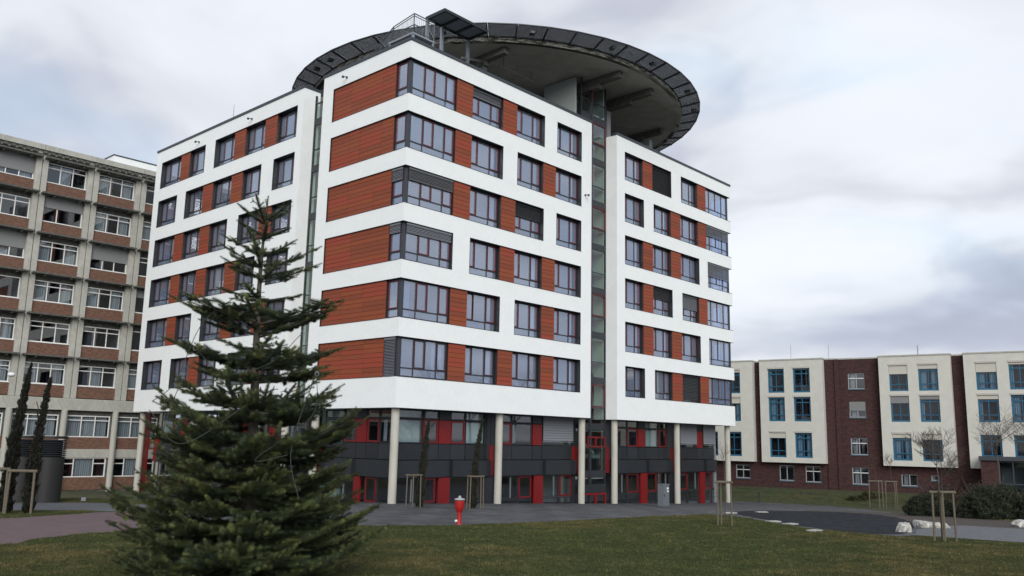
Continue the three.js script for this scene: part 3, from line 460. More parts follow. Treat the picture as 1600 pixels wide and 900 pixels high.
{ // steel stair and landing wrapping the roof corner
  const o = thing('metal_staircase', 'small steel stair with baluster railing climbing the white roof corner', 'staircase', CORNER, TH), f = 1.2;
  mesh('landing', [bx(0.9, 2.7, 28.0, 28.12, -2.1, -0.95), bx(0.9, 2.0, 28.0, 28.12, -3.3, -2.1), bar([1.3, 26.9, -5.4], [1.3, 28.0, -3.3], 0.06, 0.22), bar([1.95, 26.9, -5.4], [1.95, 28.0, -3.3], 0.06, 0.22)], M.steel, o);
  for (let i = 0; i < 6; i++) mesh('step', bx(1.3, 1.95, 27.0 + i * 0.2, 27.04 + i * 0.2, -5.3 + i * 0.35 - 0.15, -5.3 + i * 0.35 + 0.15), M.steelDark, o);
  for (const [u, b] of [[1.0, 1.05], [1.0, 3.2], [2.6, 1.05], [1.9, 2.9], [2.6, 2.0]]) mesh('leg', bx(u - 0.07, u + 0.07, 26.6, 28.0, -b - 0.07, -b + 0.07), M.steel, o);
  const rail = (pts) => {
    const g = [], bal = [];
    for (let i = 0; i + 1 < pts.length; i++) {
      const [a, b] = [pts[i], pts[i + 1]], up = (p, h) => [p[0], p[1] + h, p[2]];
      g.push(rod(up(a, 1.25), up(b, 1.25), 0.035), rod(up(a, 1.1), up(b, 1.1), 0.028), rod(up(a, 0.12), up(b, 0.12), 0.025), rod(a, up(a, 1.25), 0.035), rod(b, up(b, 1.25), 0.035));
      const L = Math.hypot(b[0] - a[0], b[1] - a[1], b[2] - a[2]), n = Math.floor(L / 0.14);
      for (let k = 1; k < n; k++) { const q = [0, 1, 2].map(j => lerp(a[j], b[j], k / n)); bal.push(rod(up(q, 0.12), up(q, 1.1), 0.014, 0.014, 4)); }
    }
    each('handrail', g, M.rail, o); mesh('balusters', bal, M.rail, o).userData.kind = 'stuff';
  };
  rail([[1.3, 26.95, -5.35], [1.3, 28.12, -3.35], [1.0, 28.12, -1.0], [2.65, 28.12, -1.0]]); rail([[1.95, 26.95, -5.35], [1.95, 28.12, -3.35], [1.95, 28.12, -2.1], [2.65, 28.12, -2.1]]);
}

// ------------------------------------------------------------ older concrete and brick building on the left
{
  const p = toWorld(0, 37), o = thing('concrete_building', 'grey concrete frame building with brown brick spandrels and white windows', 'building', [p[0], 0, p[1]], TH);
  const per = 4.08, W0 = -7.05, ww = 3.12, rows = [23.57, 20.3, 17.04, 13.8, 10.52, 7.23], F0 = { rot: 0, at: (s, y, n) => [s, y, n] };
  const pier = [], shades = [], brick = [], backs = [], sills = [], fascia = [], jn = [];
  const k0 = -5, k1 = 3, X0 = W0 + per * k0 - 1, X1 = W0 + per * k1 + 0.3;
  const shut = { '0:-1': 0.72, '2:-1': 0.55, '1:0': 0.3, '2:1': 0.5, '3:2': 0.2, '1:-2': 0.4, '4:-2': 0.6 };
  for (let k = k0; k < k1; k++) {
    const u = W0 + per * k, a = u - (per - ww), b = u;
    pier.push(bx(a + 0.02, (a + b) / 2 - 0.03, 6.2, 25.75, -0.5, 0.32), bx((a + b) / 2 + 0.03, b - 0.02, 6.2, 25.75, -0.5, 0.32)); jn.push(bx((a + b) / 2 - 0.03, (a + b) / 2 + 0.03, 6.2, 25.75, -0.5, 0.24));
    rows.forEach((y, r) => {
      const top = 1.55 + 0.12, near = k >= -2;
      brick.push(bx(u - 0.02, u + ww + 0.02, y - 0.98, y - 0.05, -0.3, 0.16)); sills.push(bx(u - 0.03, u + ww + 0.03, y - 0.05, y, -0.2, 0.2));
      const yTop = r ? rows[r - 1] - 1.02 : 25.5; backs.push(bx(u, u + ww, y + top, yTop, -0.35, -0.1));
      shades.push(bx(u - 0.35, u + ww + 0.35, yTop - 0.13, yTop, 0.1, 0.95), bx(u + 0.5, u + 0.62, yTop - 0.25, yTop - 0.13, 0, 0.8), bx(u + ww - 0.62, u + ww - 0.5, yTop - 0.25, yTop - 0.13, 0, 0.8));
      const odd = (r * 5 + k * 3 + 20) % 7, s = shut[`${r}:${k}`];
      lightsWindow(o, F0, u, y, ww, top, -0.02, { ty: 0, fmat: M.white, mmat: M.white, gmat: M.glassOld, f: 0.075, lights: odd === 4 ? [[0.36, 0], [0.64, 0]] : [[0.335, 0], [0.33, 0], [0.335, 0]], curtain: near && [0, 2, 3].includes(odd) ? [[0.05, 0.32], [0.68, 0.95]] : near && odd === 6 ? [[0.36, 0.64]] : undefined, slat: 0.06 });
      const win = o.children[o.children.length - 1];
      if (odd !== 4 && !s) mesh('transom', bx(0.075, ww - 0.075, top - 0.46, top - 0.39, -0.06, 0.01), M.white, win);
      if (s) mesh('roller_shutter', bx(0.04, ww - 0.04, top * (1 - s), yTop - y - 0.14, 0.02, 0.06), M.shutter, win);
    });
    for (let i = 0; i < 7; i++) jn.push(bx(u - 0.6 + i * 0.55, u - 0.6 + i * 0.55 + 0.34, 25.78, 26.0, 0.3, 0.62));
    fascia.push(bx(a + 0.45, a + 0.42 + per, 26.02, 26.45, -1, 0.72));
  }
  fascia.push(bx(X0, X1, 25.75, 26.02, -1, 0.45));
  // plinth storeys: band, round columns, two rows of windows
  const band = [bx(X0, X1, 5.24, 6.18, -0.6, 0.42), bx(X0, X1, 1.45, 2.15, -0.4, 0.1)];
  const lowB = [bx(X0, X1, 2.15, 3.1, -0.4, 0.06), bx(X0, X1, -1.1, -0.1, -0.4, 0.06)], gb = [bx(X0, X1, 4.85, 5.24, -0.4, -0.08)];
  for (let k = k0; k < k1 + 1; k++) {
    const c = -3.72 + per * (k); const g = new THREE.CylinderGeometry(0.24, 0.24, 7.2, 20); g.translate(c, 5.24 - 3.6, 0.3); mesh('column', g, M.concreteWorn, o);
    for (const [y, t] of [[3.1, 1.75], [-0.1, 1.55]]) {
      const w = lightsWindow(o, F0, c + 0.3, y, per - 0.6, t, -0.02, { ty: 0, fmat: M.white, mmat: M.white, gmat: M.glassOld, f: 0.085, lights: y > 0 ? [[0.335, 0], [0.33, 0], [0.335, 0]] : [[0.25, 0], [0.47, 0], [0.28, 0]], curtain: y > 0 ? [[0.04, 0.96]] : [[0.3, 0.7]] });
      each('transom', y > 0 ? [bx(0.08, per - 0.68, t - 0.42, t - 0.35, -0.06, 0.01)] : [bx(0.08, 0.88, t - 0.5, t - 0.43, -0.06, 0.01), bx(2.55, per - 0.68, t - 0.5, t - 0.43, -0.06, 0.01)], M.white, w);
    }
    backs.push(bx(c - 0.3, c + 0.3, -1.4, 5.24, -0.4, 0.02));
  }
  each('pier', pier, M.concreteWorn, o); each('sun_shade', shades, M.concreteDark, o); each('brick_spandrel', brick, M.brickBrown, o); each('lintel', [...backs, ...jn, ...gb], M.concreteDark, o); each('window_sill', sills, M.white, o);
  each('fascia', fascia, M.concreteWorn, o); each('concrete_band', band, M.concreteWorn, o); each('brick_base', lowB, M.brickBrown, o); mesh('plinth', bx(X0, X1 + 9, -2.4, -1.1, -0.5, -0.02), M.concreteDark, o);
  const rooms = [bx(X0, X1, -2, 26, -5.2, -5)]; rows.forEach(y => rooms.push(bx(X0, X1, y - 1.1, y - 0.9, -5, -0.4))); for (let k = k0; k < k1; k++) rooms.push(bx(W0 + per * k - 0.6, W0 + per * k - 0.4, -2, 26, -5, -0.5)); rooms.push(bx(X0, X1, 25.6, 26, -12, -0.4), bx(X0, X1, 1.4, 1.7, -5, -0.45), bx(X0, X1, -1.6, -1.4, -5, -0.45), bx(X0 - 0.2, X0, -2, 26, -12, -0.5), bx(X1, X1 + 0.2, -2, 26, -12, -0.5));
  mesh('interior_wall', rooms, M.room, o);
  mesh('roof_box', [bx(-1.4, 4, 26.0, 27.6, -3.2, -1.2)], M.plaster, o); mesh('roof_box_cap', [bx(-1.45, 4.05, 27.6, 27.7, -3.25, -1.15), bx(-2.4, -1.45, 26, 27.2, -4.2, -3)], M.coping, o);
}

// ------------------------------------------------------------ dark red brick building with cream bay panels on the right
{
  const o = thing('brick_building', 'dark red brick building with cream panels and blue framed windows', 'building', [22.1, 0, -87], -Math.atan2(0.561, 0.828)), F0 = { rot: 0, at: (s, y, n) => [s, y, n] };
  const S0 = -9, S1 = 34, top = 11.82, bot = 2.03, BN = -0.8;
  const holes = (x0, x1, y0, y1, hs, z0, z1) => { // wall with rectangular openings, butted pieces
    const out = [], ys = [...new Set([y0, y1, ...hs.flatMap(h => [h[2], h[3]])])].sort((a, b) => a - b);
    for (let i = 0; i + 1 < ys.length; i++) { const ym = (ys[i] + ys[i + 1]) / 2, act = hs.filter(h => h[2] < ym && h[3] > ym).sort((a, b) => a[0] - b[0]); let x = x0; for (const h of act) { if (h[0] > x) out.push(bx(x, h[0], ys[i], ys[i + 1], z0, z1)); x = h[1]; } if (x < x1) out.push(bx(x, x1, ys[i], ys[i + 1], z0, z1)); }
    return out;
  };
  const yr = [[8.68, 11.0], [5.93, 8.24], [2.52, 4.86]], roll = { '1:2:0': 0.22, '0:2:1': 0, '2:0:0': 0.34, '2:1:0': 0.28, '2:0:1': 0.16, '2:1:1': 0.14, '2:2:0': 0.15, '2:2:1': 0.2, '3:0:0': 0.34, '3:0:1': 0.08, '3:1:0': 0.15, '0:0:1': 0.1, '0:1:1': 0.24, '0:2:1b': 0.1, '1:2:1': 0 };
  const cream = [], creamCap = [], trims = [];
  [[-4.5, 2.31, [[-2.95, -1.35], [-0.53, 1.07]]], [3.05, 9.1, [[3.86, 5.45], [6.3, 7.9]]], [14.12, 20.06, [[14.98, 16.55], [17.42, 19.03]]], [21.1, 28, [[22.0, 23.6], [24.5, 26.1]]]].forEach(([a, b, ws], pi) => {
    const hs = []; for (const [y0, y1] of yr) for (const [s0, s1] of ws) hs.push([s0, s1, y0, y1]);
    const g = holes(a, b, bot, top, hs, -0.42, 0); g.push(bx(a, a + 0.3, bot, top, BN - 0.1, -0.42), bx(b - 0.3, b, bot, top, BN - 0.1, -0.42), bx(a + 0.3, b - 0.3, bot, bot + 0.25, BN - 0.1, -0.42));
    mesh('cream_panel', g, M.cream, o); creamCap.push(bx(a - 0.05, b + 0.05, top, top + 0.12, BN - 0.4, 0.06));
    yr.forEach(([y0, y1], r) => ws.forEach(([s0, s1], wi) => {
      const w = lightsWindow(o, F0, s0, y0, s1 - s0, y1 - y0, -0.16, { fmat: M.blue, mmat: M.blue, gmat: M.glassBlue, f: 0.16, ty: 0.62, lights: [[0.5, 0], [0.5, 0]], lower: [0.5, 0.5], curtain: (r * 2 + wi + pi) % 3 === 0 ? [[0.1, 0.4], [0.62, 0.9]] : (r + wi + pi) % 3 === 1 ? [[0.08, 0.2]] : undefined });
      mesh('transom', bx(0.1, s1 - s0 - 0.1, y1 - y0 - 0.55, y1 - y0 - 0.46, -0.07, 0.0), M.blue, w);
      trims.push(bx(s0 - 0.03, s1 + 0.03, y1 - 0.002, y1 + 0.16, -0.3, 0.05));
      const rl = roll[`${pi}:${r}:${wi}`]; if (rl) mesh('sun_blind', bx(0.02, s1 - s0 - 0.02, (y1 - y0) * (1 - rl), y1 - y0 - 0.01, 0.06, 0.1), r === 1 && pi === 2 ? M.shutter : std({ color: lin(0.5, 0.48, 0.42), roughness: 1 }), w);
    }));
  });
  const hs = [], f = 1.009; for (const [y0, y1] of [[8.98, 10.46], [6.34, 7.82], [2.93, 4.46], [0.26, 1.78]]) hs.push([11.2, 12.68, y0, y1]);
  for (const [a, b, y0, y1] of [[-3.6, -2.2, 0.34, 1.75], [0.15, 1.6, 0.4, 1.7], [4.48, 5.88, 0.32, 1.76], [6.95, 8.4, 0.28, 1.76], [15.4, 16.75, 0.3, 1.32], [17.85, 18.5, 0.85, 1.3]]) hs.push([a, b, y0, y1]);
  mesh('brick_wall', [...holes(S0, S1, -2.2, top - 0.05, hs, BN - 0.35, BN), bx(S0, S0 + 0.3, -2.2, top, -14, BN - 0.36), bx(S1 - 0.3, S1, -2.2, top, -14, BN - 0.36)], M.brickRed, o);
  each('brick_pilaster', [bx(10.06, 10.45, -2.2, top - 0.03, BN, BN + 0.28), bx(9.12, 10.06, -2.2, top - 0.03, BN, BN + 0.14)], M.brickRed, o);
  for (const [a, b, y0, y1] of hs) {
    const w = lightsWindow(o, F0, a, y0, b - a, y1 - y0, BN - 0.1, { fmat: M.greyFrame, mmat: M.greyFrame, gmat: M.glassOld, f: 0.07, ty: 0, lights: b - a > 1 ? [[0.5, 0], [0.5, 0]] : [[1, 0]], curtain: (a | 0) % 2 ? [[0.1, 0.4]] : undefined });
    if (b - a > 1.4) mesh('transom', bx(0.07, b - a - 0.07, y1 - y0 - 0.52, y1 - y0 - 0.45, -0.06, 0.004), M.white, w);
    if (y0 > 6 && y0 < 7) mesh('sun_blind', bx(0.02, b - a - 0.02, 0.62, y1 - y0, 0.02, 0.06), M.shutter, w);
    trims.push(); mesh('window_sill', bx(a - 0.06, b + 0.06, y0 - 0.1, y0 - 0.003, BN - 0.2, BN + 0.08), std({ color: lin(0.06, 0.10, 0.13), roughness: 0.7 }), o);
  }
  each('blind_box', trims, std({ color: lin(0.45, 0.42, 0.38), roughness: 0.7 }), o);
  mesh('roof_edge', [...creamCap, bx(S0, S1, top - 0.05, top + 0.08, BN - 0.6, BN + 0.05)], M.concreteWorn, o);
  mesh('roof', [bx(S0, S1, top - 0.4, top - 0.06, -14, BN - 0.4), bx(7.4, 9.8, top, top + 0.28, -4, -2.6)], M.roof, o);
  mesh('interior_wall', [bx(S0 + 0.3, S1 - 0.3, -2, top - 0.4, -5, -4.8), ...[-0.4, 2.1, 5.3, 8.5].map(y => bx(S0 + 0.3, S1 - 0.3, y - 0.6, y - 0.4, -4.8, BN - 0.36))], M.room, o);
  for (const [s, hh] of [[5.8, 1.6], [17.3, 1.1], [9.4, 1.5]]) mesh('roof_antenna', rod([s, top, -1.4], [s, top + hh, -1.4], s > 17 ? 0.05 : 0.02), M.steel, o);
}
{ // low glazed annex before the brick building
  const a = -Math.atan2(0.561, 0.828), o = thing('glazed_annex', 'low annex with blue-grey glazing behind the evergreen shrubs', 'annex', [22.1, 0, -87], a);
  mesh('brick_wall', bx(22.1, 23.4, -1.5, 3.0, 0.1, 2.3), M.brickRed, o); mesh('roof_edge', bx(22.0, 36, 2.72, 3.05, 0.05, 2.5).translate(0, 0.03, 0), M.coping, o);
  mesh('back_wall', bx(23.4, 36, -1.5, 2.7, 0.1, 0.3), M.room, o);
  for (let i = 0; i < 5; i++) lightsWindow(o, { rot: 0, at: (s, y, n) => [s, y, n] }, 23.42 + i * 2.05, -0.6, 2.02, 3.3, 2.25, { fmat: M.coping, mmat: i === 1 ? M.white : M.coping, gmat: M.glassOld, ty: 1.5, lights: [[0.5, 0], [0.5, 0]], lower: [1], curtain: i % 2 ? [[0.1, 0.9]] : undefined });
}

// ------------------------------------------------------------ big fir in the foreground
const needleGeo = (() => { // one shoot: stem with a brush of needles, along +y, length 1
  const P = [], N = [], add = (a, b, c) => { P.push(...a, ...b, ...c); const u = new THREE.Vector3(...b).sub(new THREE.Vector3(...a)), v = new THREE.Vector3(...c).sub(new THREE.Vector3(...a)), n = u.cross(v).normalize(); for (let i = 0; i < 3; i++) N.push(n.x, n.y, n.z); };
  const s = seed; seed = 99;
  for (let i = 0; i < 64; i++) {
    const y = 0.02 + 0.96 * i / 64, a = i * 2.399963, L = (0.2 + 0.07 * rnd()) * (y > 0.85 ? 0.85 : 1), f = 0.5 + 0.45 * y + 0.2 * rnd(), ca = Math.cos(a), sa = Math.sin(a), w = 0.024;
    const tip = [ca * L, y + L * f * 0.75, sa * L]; add([-sa * w, y, ca * w], [sa * w, y, -ca * w], tip);
  }
  for (let k = 0; k < 3; k++) { const a = k * 2.094, b = a + 2.094, r = 0.02; add([Math.cos(a) * r, 0, Math.sin(a) * r], [Math.cos(b) * r, 0, Math.sin(b) * r], [0, 1, 0]); }
  seed = s; const g = new THREE.BufferGeometry(); g.setAttribute('position', new THREE.Float32BufferAttribute(P, 3)); g.setAttribute('normal', new THREE.Float32BufferAttribute(N, 3)); return g;
})();
function instanced(name, geo, mat, list, parent) { // list of [matrix, color]
  const m = new THREE.InstancedMesh(geo, mat, list.length); m.name = name; list.forEach(([mt, c], i) => { m.setMatrixAt(i, mt); m.setColorAt(i, c); }); m.castShadow = m.receiveShadow = true; parent.add(m); if (parent !== scene) m.userData.kind = 'stuff'; return m;
}
{
  seed = 4242;
  const o = thing('fir_tree', 'tall dark green fir with wire strings, standing on the lawn in front of everything', 'tree', [-4.72, hgt(-16), -16]);
  const Hh = 6.98, V = (x, y, z) => new THREE.Vector3(x, y, z), up = V(0, 1, 0), shoots = [], q = new THREE.Quaternion();
  const trunk = []; const bend = y => [0.05 * Math.sin(y * 0.9), 0.04 * Math.cos(y * 0.7)];
  for (let i = 0; i < 24; i++) { const a = i / 24 * Hh, b = (i + 1) / 24 * Hh, r = y => 0.012 + 0.135 * Math.pow(1 - y / Hh, 1.05); trunk.push(rod([bend(a)[0], a - (i ? 0 : 0.3), bend(a)[1]], [bend(b)[0], b, bend(b)[1]], r(a), r(b), 9)); }
  mesh('trunk', trunk, std({ map: mottle([0.085, 0.075, 0.062], 0.4, 20, 0.3, 256, 0.5, 4), roughness: 1 }), o);
  const shoot = (p, dir, len, tip) => {
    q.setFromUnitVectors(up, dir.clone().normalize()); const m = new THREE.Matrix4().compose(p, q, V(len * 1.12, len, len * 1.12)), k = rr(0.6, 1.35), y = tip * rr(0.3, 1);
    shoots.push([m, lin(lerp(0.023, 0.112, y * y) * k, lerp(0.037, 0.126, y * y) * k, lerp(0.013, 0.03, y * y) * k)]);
  };
  const twig = (p, dir, len, side, depth, lit) => { // a flat spray: shoots along an axis with side shoots
    const n = Math.max(1, Math.round(len / 0.16)), st = len / n; let c = p.clone(), d = dir.clone().normalize();
    for (let i = 0; i < n; i++) {
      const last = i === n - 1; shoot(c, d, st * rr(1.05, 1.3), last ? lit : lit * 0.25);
      const c2 = c.clone().addScaledVector(d, st);
      if (depth > 0 && (n > 1 || last)) for (const sg of [-1, 1]) { if (rnd() < 0.12) continue; const sd = d.clone().multiplyScalar(0.62).addScaledVector(side, sg * rr(0.6, 0.95)).addScaledVector(up, rr(-0.05, 0.22)).normalize(); twig(c2, sd, Math.min(rr(0.12, 0.26), len * 0.55), side.clone().addScaledVector(d, -sg * 0.6).normalize(), depth - 1, lit); }
      c = c2; d.addScaledVector(up, rr(-0.02, 0.05)).normalize();
    }
  };
  const bark = std({ color: lin(0.06, 0.05, 0.04), roughness: 1 });
  const branch = (y, az, L, rise, dense) => {
    const base = V(bend(y)[0], y, bend(y)[1]), out = V(Math.cos(az), 0, Math.sin(az)), side = V(-Math.sin(az), 0, Math.cos(az)), n = Math.max(4, Math.round(L / 0.2)), pts = [];
    for (let i = 0; i <= n; i++) { const t = i / n; pts.push(base.clone().addScaledVector(out, L * t).addScaledVector(up, L * (rise * t + (y < 3.2 ? -0.24 * t * (1 - t) * 2 + 0.1 * t * t : 0.12 * t * t)))); }
    const g = []; for (let i = 0; i < n; i++) { const r = t => 0.006 + 0.022 * Math.min(1, L / 2) * (1 - t); g.push(rod(pts[i].toArray(), pts[i + 1].toArray(), r(i / n), r((i + 1) / n), 5)); }
    mesh('branch', g, bark, o);
    const start = L > 0.9 ? 0.16 : 0.05;
    for (let i = 0; i < n; i++) {
      const t = (i + 0.5) / n, d = pts[i + 1].clone().sub(pts[i]).normalize(), p0 = pts[i]; if (t < start) continue;
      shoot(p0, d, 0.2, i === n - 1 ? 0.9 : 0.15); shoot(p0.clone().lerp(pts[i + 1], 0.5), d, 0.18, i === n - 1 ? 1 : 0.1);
      for (const sg of [-1, 1]) for (let k = 0; k < (dense && rnd() < 0.55 ? 2 : 1); k++) {
        if (rnd() < 0.06) continue; const prof = Math.sin(Math.PI * Math.min(1, 0.18 + 0.82 * t)) * 0.62 + 0.12, len = Math.max(0.12, L * 0.36 * prof * rr(0.75, 1.2));
        const sd = d.clone().multiplyScalar(rr(0.55, 0.85)).addScaledVector(side, sg * rr(0.7, 1)).addScaledVector(up, rr(-0.12, 0.12)).normalize();
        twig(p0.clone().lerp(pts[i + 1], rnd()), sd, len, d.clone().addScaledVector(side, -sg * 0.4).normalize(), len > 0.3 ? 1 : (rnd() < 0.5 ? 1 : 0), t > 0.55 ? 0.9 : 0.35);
      }
    }
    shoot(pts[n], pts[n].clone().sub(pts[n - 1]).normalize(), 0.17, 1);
  };
  // whorls: height, reach, rise
  const whorl = [[6.5, 0.5, 0.5, 5], [6.22, 0.42, 0.35, 4], [5.9, 0.62, 0.3, 5], [5.62, 0.95, 0.24, 5], [5.42, 0.8, 0.15, 4], [5.0, 0.78, 0.1, 4], [4.62, 1.5, 0.12, 6], [4.42, 1.05, 0.05, 4], [4.05, 0.95, 0.05, 4], [3.72, 1.6, 0.1, 6], [3.46, 1.5, 0.06, 6], [3.14, 1.8, 0.06, 8], [2.86, 1.75, 0.02, 7], [2.52, 2.0, 0.04, 9], [2.26, 1.85, 0, 8], [1.94, 2.1, 0.02, 9], [1.66, 2.1, -0.02, 8], [1.36, 2.25, 0.0, 9], [1.06, 2.25, -0.02, 8], [0.8, 2.32, -0.04, 9], [0.55, 2.3, -0.08, 9], [0.34, 2.1, -0.08, 8]];
  whorl.forEach(([y, L, rise, n], w) => { const a0 = w * 2.4 + 0.5; for (let i = 0; i < n; i++) branch(y + rr(-0.07, 0.07), a0 + i * 2 * Math.PI / n + rr(-0.22, 0.22), L * rr(0.68, 1.03), rise + rr(-0.06, 0.1), y < 5.3); });
  for (const [y, az, L, rise] of [[4.35, 3.25, 1.62, 0.3], [3.7, 3.0, 1.55, 0.2], [4.3, 0.1, 1.45, 0.28], [5.35, -0.1, 0.98, 0.24], [2.85, 3.3, 1.95, 0.14], [2.4, 0.05, 1.98, 0.1], [1.0, 3.1, 2.5, 0.1], [0.5, 0.0, 2.45, 0.06]]) branch(y, az, L, rise, y < 4);
  for (let i = 0; i < 6; i++) shoot(V(bend(6.5 + i * 0.08)[0], 6.5 + i * 0.08, bend(6.6)[1]), V(rr(-0.2, 0.2), 1, rr(-0.2, 0.2)), 0.15, 0.3);
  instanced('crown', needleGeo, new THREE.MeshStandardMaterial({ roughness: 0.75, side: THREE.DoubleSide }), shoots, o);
  console.log('fir shoots', shoots.length);
  const b = thing('light_string', 'dark cable of a light string looped through the fir branches', 'light string', [-4.72, hgt(-16), -16]);
  const cable = [], cb = std({ color: lin(0.03, 0.035, 0.03), roughness: 0.6 });
  for (const pts of [[[-0.25, 5.1, 0.3], [-0.75, 4.5, 0.75], [-1.05, 3.3, 1.2], [-1.35, 3.05, 1.2]], [[-0.85, 4.0, 0.8], [-0.2, 3.55, 1.1], [0.5, 3.75, 0.9], [0.95, 4.35, 0.5]], [[-0.75, 4.05, 0.8], [-1.0, 3.2, 1.1], [-1.05, 2.6, 1.4]], [[1.3, 3.6, 0.7], [1.35, 2.9, 1.0], [0.6, 2.1, 1.7], [1.1, 2.2, 1.6]], [[1.28, 3.6, 0.7], [1.1, 2.2, 1.4], [1.3, 1.5, 1.5]], [[-1.4, 2.9, 1.2], [-0.6, 2.35, 1.75], [0.3, 3.0, 1.4]]]) cable.push(new THREE.TubeGeometry(new THREE.CatmullRomCurve3(pts.map(p => V(...p))), 40, 0.0065, 5).toNonIndexed());
  mesh('cable', cable, cb, b);
  mesh('socket', [[-0.25, 5.1, 0.3], [0.95, 4.35, 0.5], [1.3, 3.6, 0.7], [-0.85, 4.0, 0.8]].map(p => new THREE.TorusGeometry(0.035, 0.006, 5, 12).translate(...p)), M.steel, b);
}

// ------------------------------------------------------------ columnar conifers with stake frames
const tuftGeo = (() => { const P = [], s = seed; seed = 7; for (let i = 0; i < 26; i++) { const a = i * 2.4, r = rr(0.2, 0.5), y = rr(0.3, 1), w = 0.09; const c = Math.cos(a), n = Math.sin(a), y0 = y * 0.45; P.push(-n * w, y0, c * w, n * w, y0, -c * w, c * r, y, n * r); } seed = s; const g = new THREE.BufferGeometry(); g.setAttribute('position', new THREE.Float32BufferAttribute(P, 3)); g.computeVertexNormals(); return g; })();
const leafMat = new THREE.MeshStandardMaterial({ roughness: 0.85, side: THREE.DoubleSide });
function columnar(label, x, z, h, r, lean, sd, tint) {
  seed = sd; const o = thing('columnar_conifer', label, 'tree', [x, hgt(z), z], 0, 'columnar conifers'), L = [], q = new THREE.Quaternion(), E = new THREE.Euler();
  const c = t => [lean[0] * t * t, lean[1] * t * t], w = t => r * Math.min(1, 0.72 + t) * Math.pow(1 - t, 0.55) * (t < 0.06 ? 0.9 : 1), tk = [];
  for (let i = 0; i < 8; i++) tk.push(rod([c(i / 8)[0], h * i / 8 - (i ? 0 : 0.15), c(i / 8)[1]], [c((i + 1) / 8)[0], h * (i + 1) / 8, c((i + 1) / 8)[1]], 0.07 * (1 - i / 9), 0.07 * (1 - (i + 1) / 9), 6)); mesh('trunk', tk, M.bark, o);
  const N = Math.round(h * 520);
  for (let i = 0; i < N; i++) {
    const t = Math.pow(rnd(), 1.15), a = rr(0, 6.283), bump = 0.75 + 0.5 * perlin.noise(Math.cos(a) * 1.3 + sd, t * h * 2.6, Math.sin(a) * 1.3), rad = w(t) * bump * Math.pow(rnd(), 0.4), s = rr(0.10, 0.22) * (1 - 0.4 * t);
    E.set(rr(-0.4, 0.4), rr(0, 6.28), rr(-0.4, 0.4)); q.setFromEuler(E); const k = rr(0.55, 1.3), br = rnd() < 0.18 ? 1 : 0;
    L.push([new THREE.Matrix4().compose(new THREE.Vector3(c(t)[0] + Math.cos(a) * rad, t * h, c(t)[1] + Math.sin(a) * rad), q, new THREE.Vector3(s * 0.8, s * 1.5, s * 0.8)), lin((br ? 0.05 : 0.026) * k * tint, (br ? 0.042 : 0.03) * k * tint, (br ? 0.028 : 0.018) * k * tint)]);
  }
  for (let i = 0; i < 3; i++) { const t = rr(0.55, 0.75), a = rr(0, 6.28); for (let k = 0; k < 5; k++) L.push([new THREE.Matrix4().compose(new THREE.Vector3(c(t)[0] + Math.cos(a) * (w(t) + k * 0.03), t * h + k * 0.08, c(t)[1] + Math.sin(a) * (w(t) + k * 0.03)), new THREE.Quaternion(), new THREE.Vector3(0.08, 0.16, 0.08)), lin(0.03, 0.03, 0.02)]); }
  instanced('crown', tuftGeo, leafMat, L, o); return o;
}
columnar('columnar conifer near the corner column, left of the two before the facade', -4.42, -44.96, 4.3, 0.33, [0.28, 0], 11, 1);
columnar('columnar conifer beside the second column, its thin tip bending over', -1.75, -44.88, 4.4, 0.27, [0.38, 0], 23, 1.1);
columnar('columnar conifer partly cut off by the left edge of the photo', -18.75, -33.2, 5.5, 0.37, [0.35, 0], 37, 0.75);
columnar('columnar conifer in front of the louvred vent towers', -17.85, -33.1, 4.95, 0.34, [0.3, 0], 51, 0.75);
function stakes(label, x, z, h, posts, rails, r = 0.04, mat = M.wood) {
  const o = thing('tree_stake_frame', label, 'tree stakes', [x, hgt(z), z], 0, 'wooden tree stake frames');
  for (const [px, pz] of posts) mesh('post', metreUV(rod([px, -0.2 + (hgt(z + pz) - hgt(z)), pz], [px * 0.94, h, pz * 0.94], r, r, 8)), mat, o);
  for (const [a, b] of rails) { const A = posts[a], B = posts[b], d = new THREE.Vector3(B[0] - A[0], 0, B[1] - A[1]).normalize().multiplyScalar(0.09); mesh('crossbar', metreUV(rod([A[0] * 0.94 - d.x, h - 0.05 + 0.012 * a, A[1] * 0.94 - d.z], [B[0] * 0.94 + d.x, h - 0.05 + 0.012 * a, B[1] * 0.94 + d.z], r * 1.25, r * 1.25, 8)), mat, o); }
}
stakes('thin wooden stake frame round the conifer near the corner column', -4.75, -44.7, 1.65, [[-0.36, 0.1], [0.0, 0.35], [0.36, 0.05]], [[0, 1], [1, 2]], 0.033);
stakes('thin wooden stake frame round the conifer with the bent tip', -1.6, -44.6, 1.65, [[-0.45, 0], [-0.28, 0.35], [0.26, 0.3], [0.38, 0]], [[1, 2], [0, 1], [2, 3]], 0.033);
stakes('wooden stake frame at the left edge before the cut-off conifer', -18.9, -32.7, 1.68, [[-0.55, 0.2], [0.5, 0.2]], [[0, 1]], 0.042);
stakes('wooden stake frame before the vent towers, two posts and a rail', -17.85, -32.6, 1.62, [[-0.48, 0.15], [0.47, 0.15]], [[0, 1]], 0.045);
stakes('wooden stake tripod on the lawn before the right end of the white building', 8.4, -34.55, 1.72, [[-0.22, 0.05], [-0.02, -0.22], [0.3, 0.15]], [[0, 2], [1, 2]], 0.034);
stakes('large wooden stake tripod on the lawn beside the boulders', 14.05, -28.6, 1.6, [[-0.3, -0.05], [-0.08, 0.2], [0.06, -0.22], [0.36, 0.05]], [[0, 3], [1, 3]], 0.036);
stakes('far stake tripod standing on the verge before the brick wall, the lower one', 30.1, -72.1, 2.15, [[-0.6, 0], [0.0, 0.5], [0.55, -0.1]], [[0, 2]], 0.05);
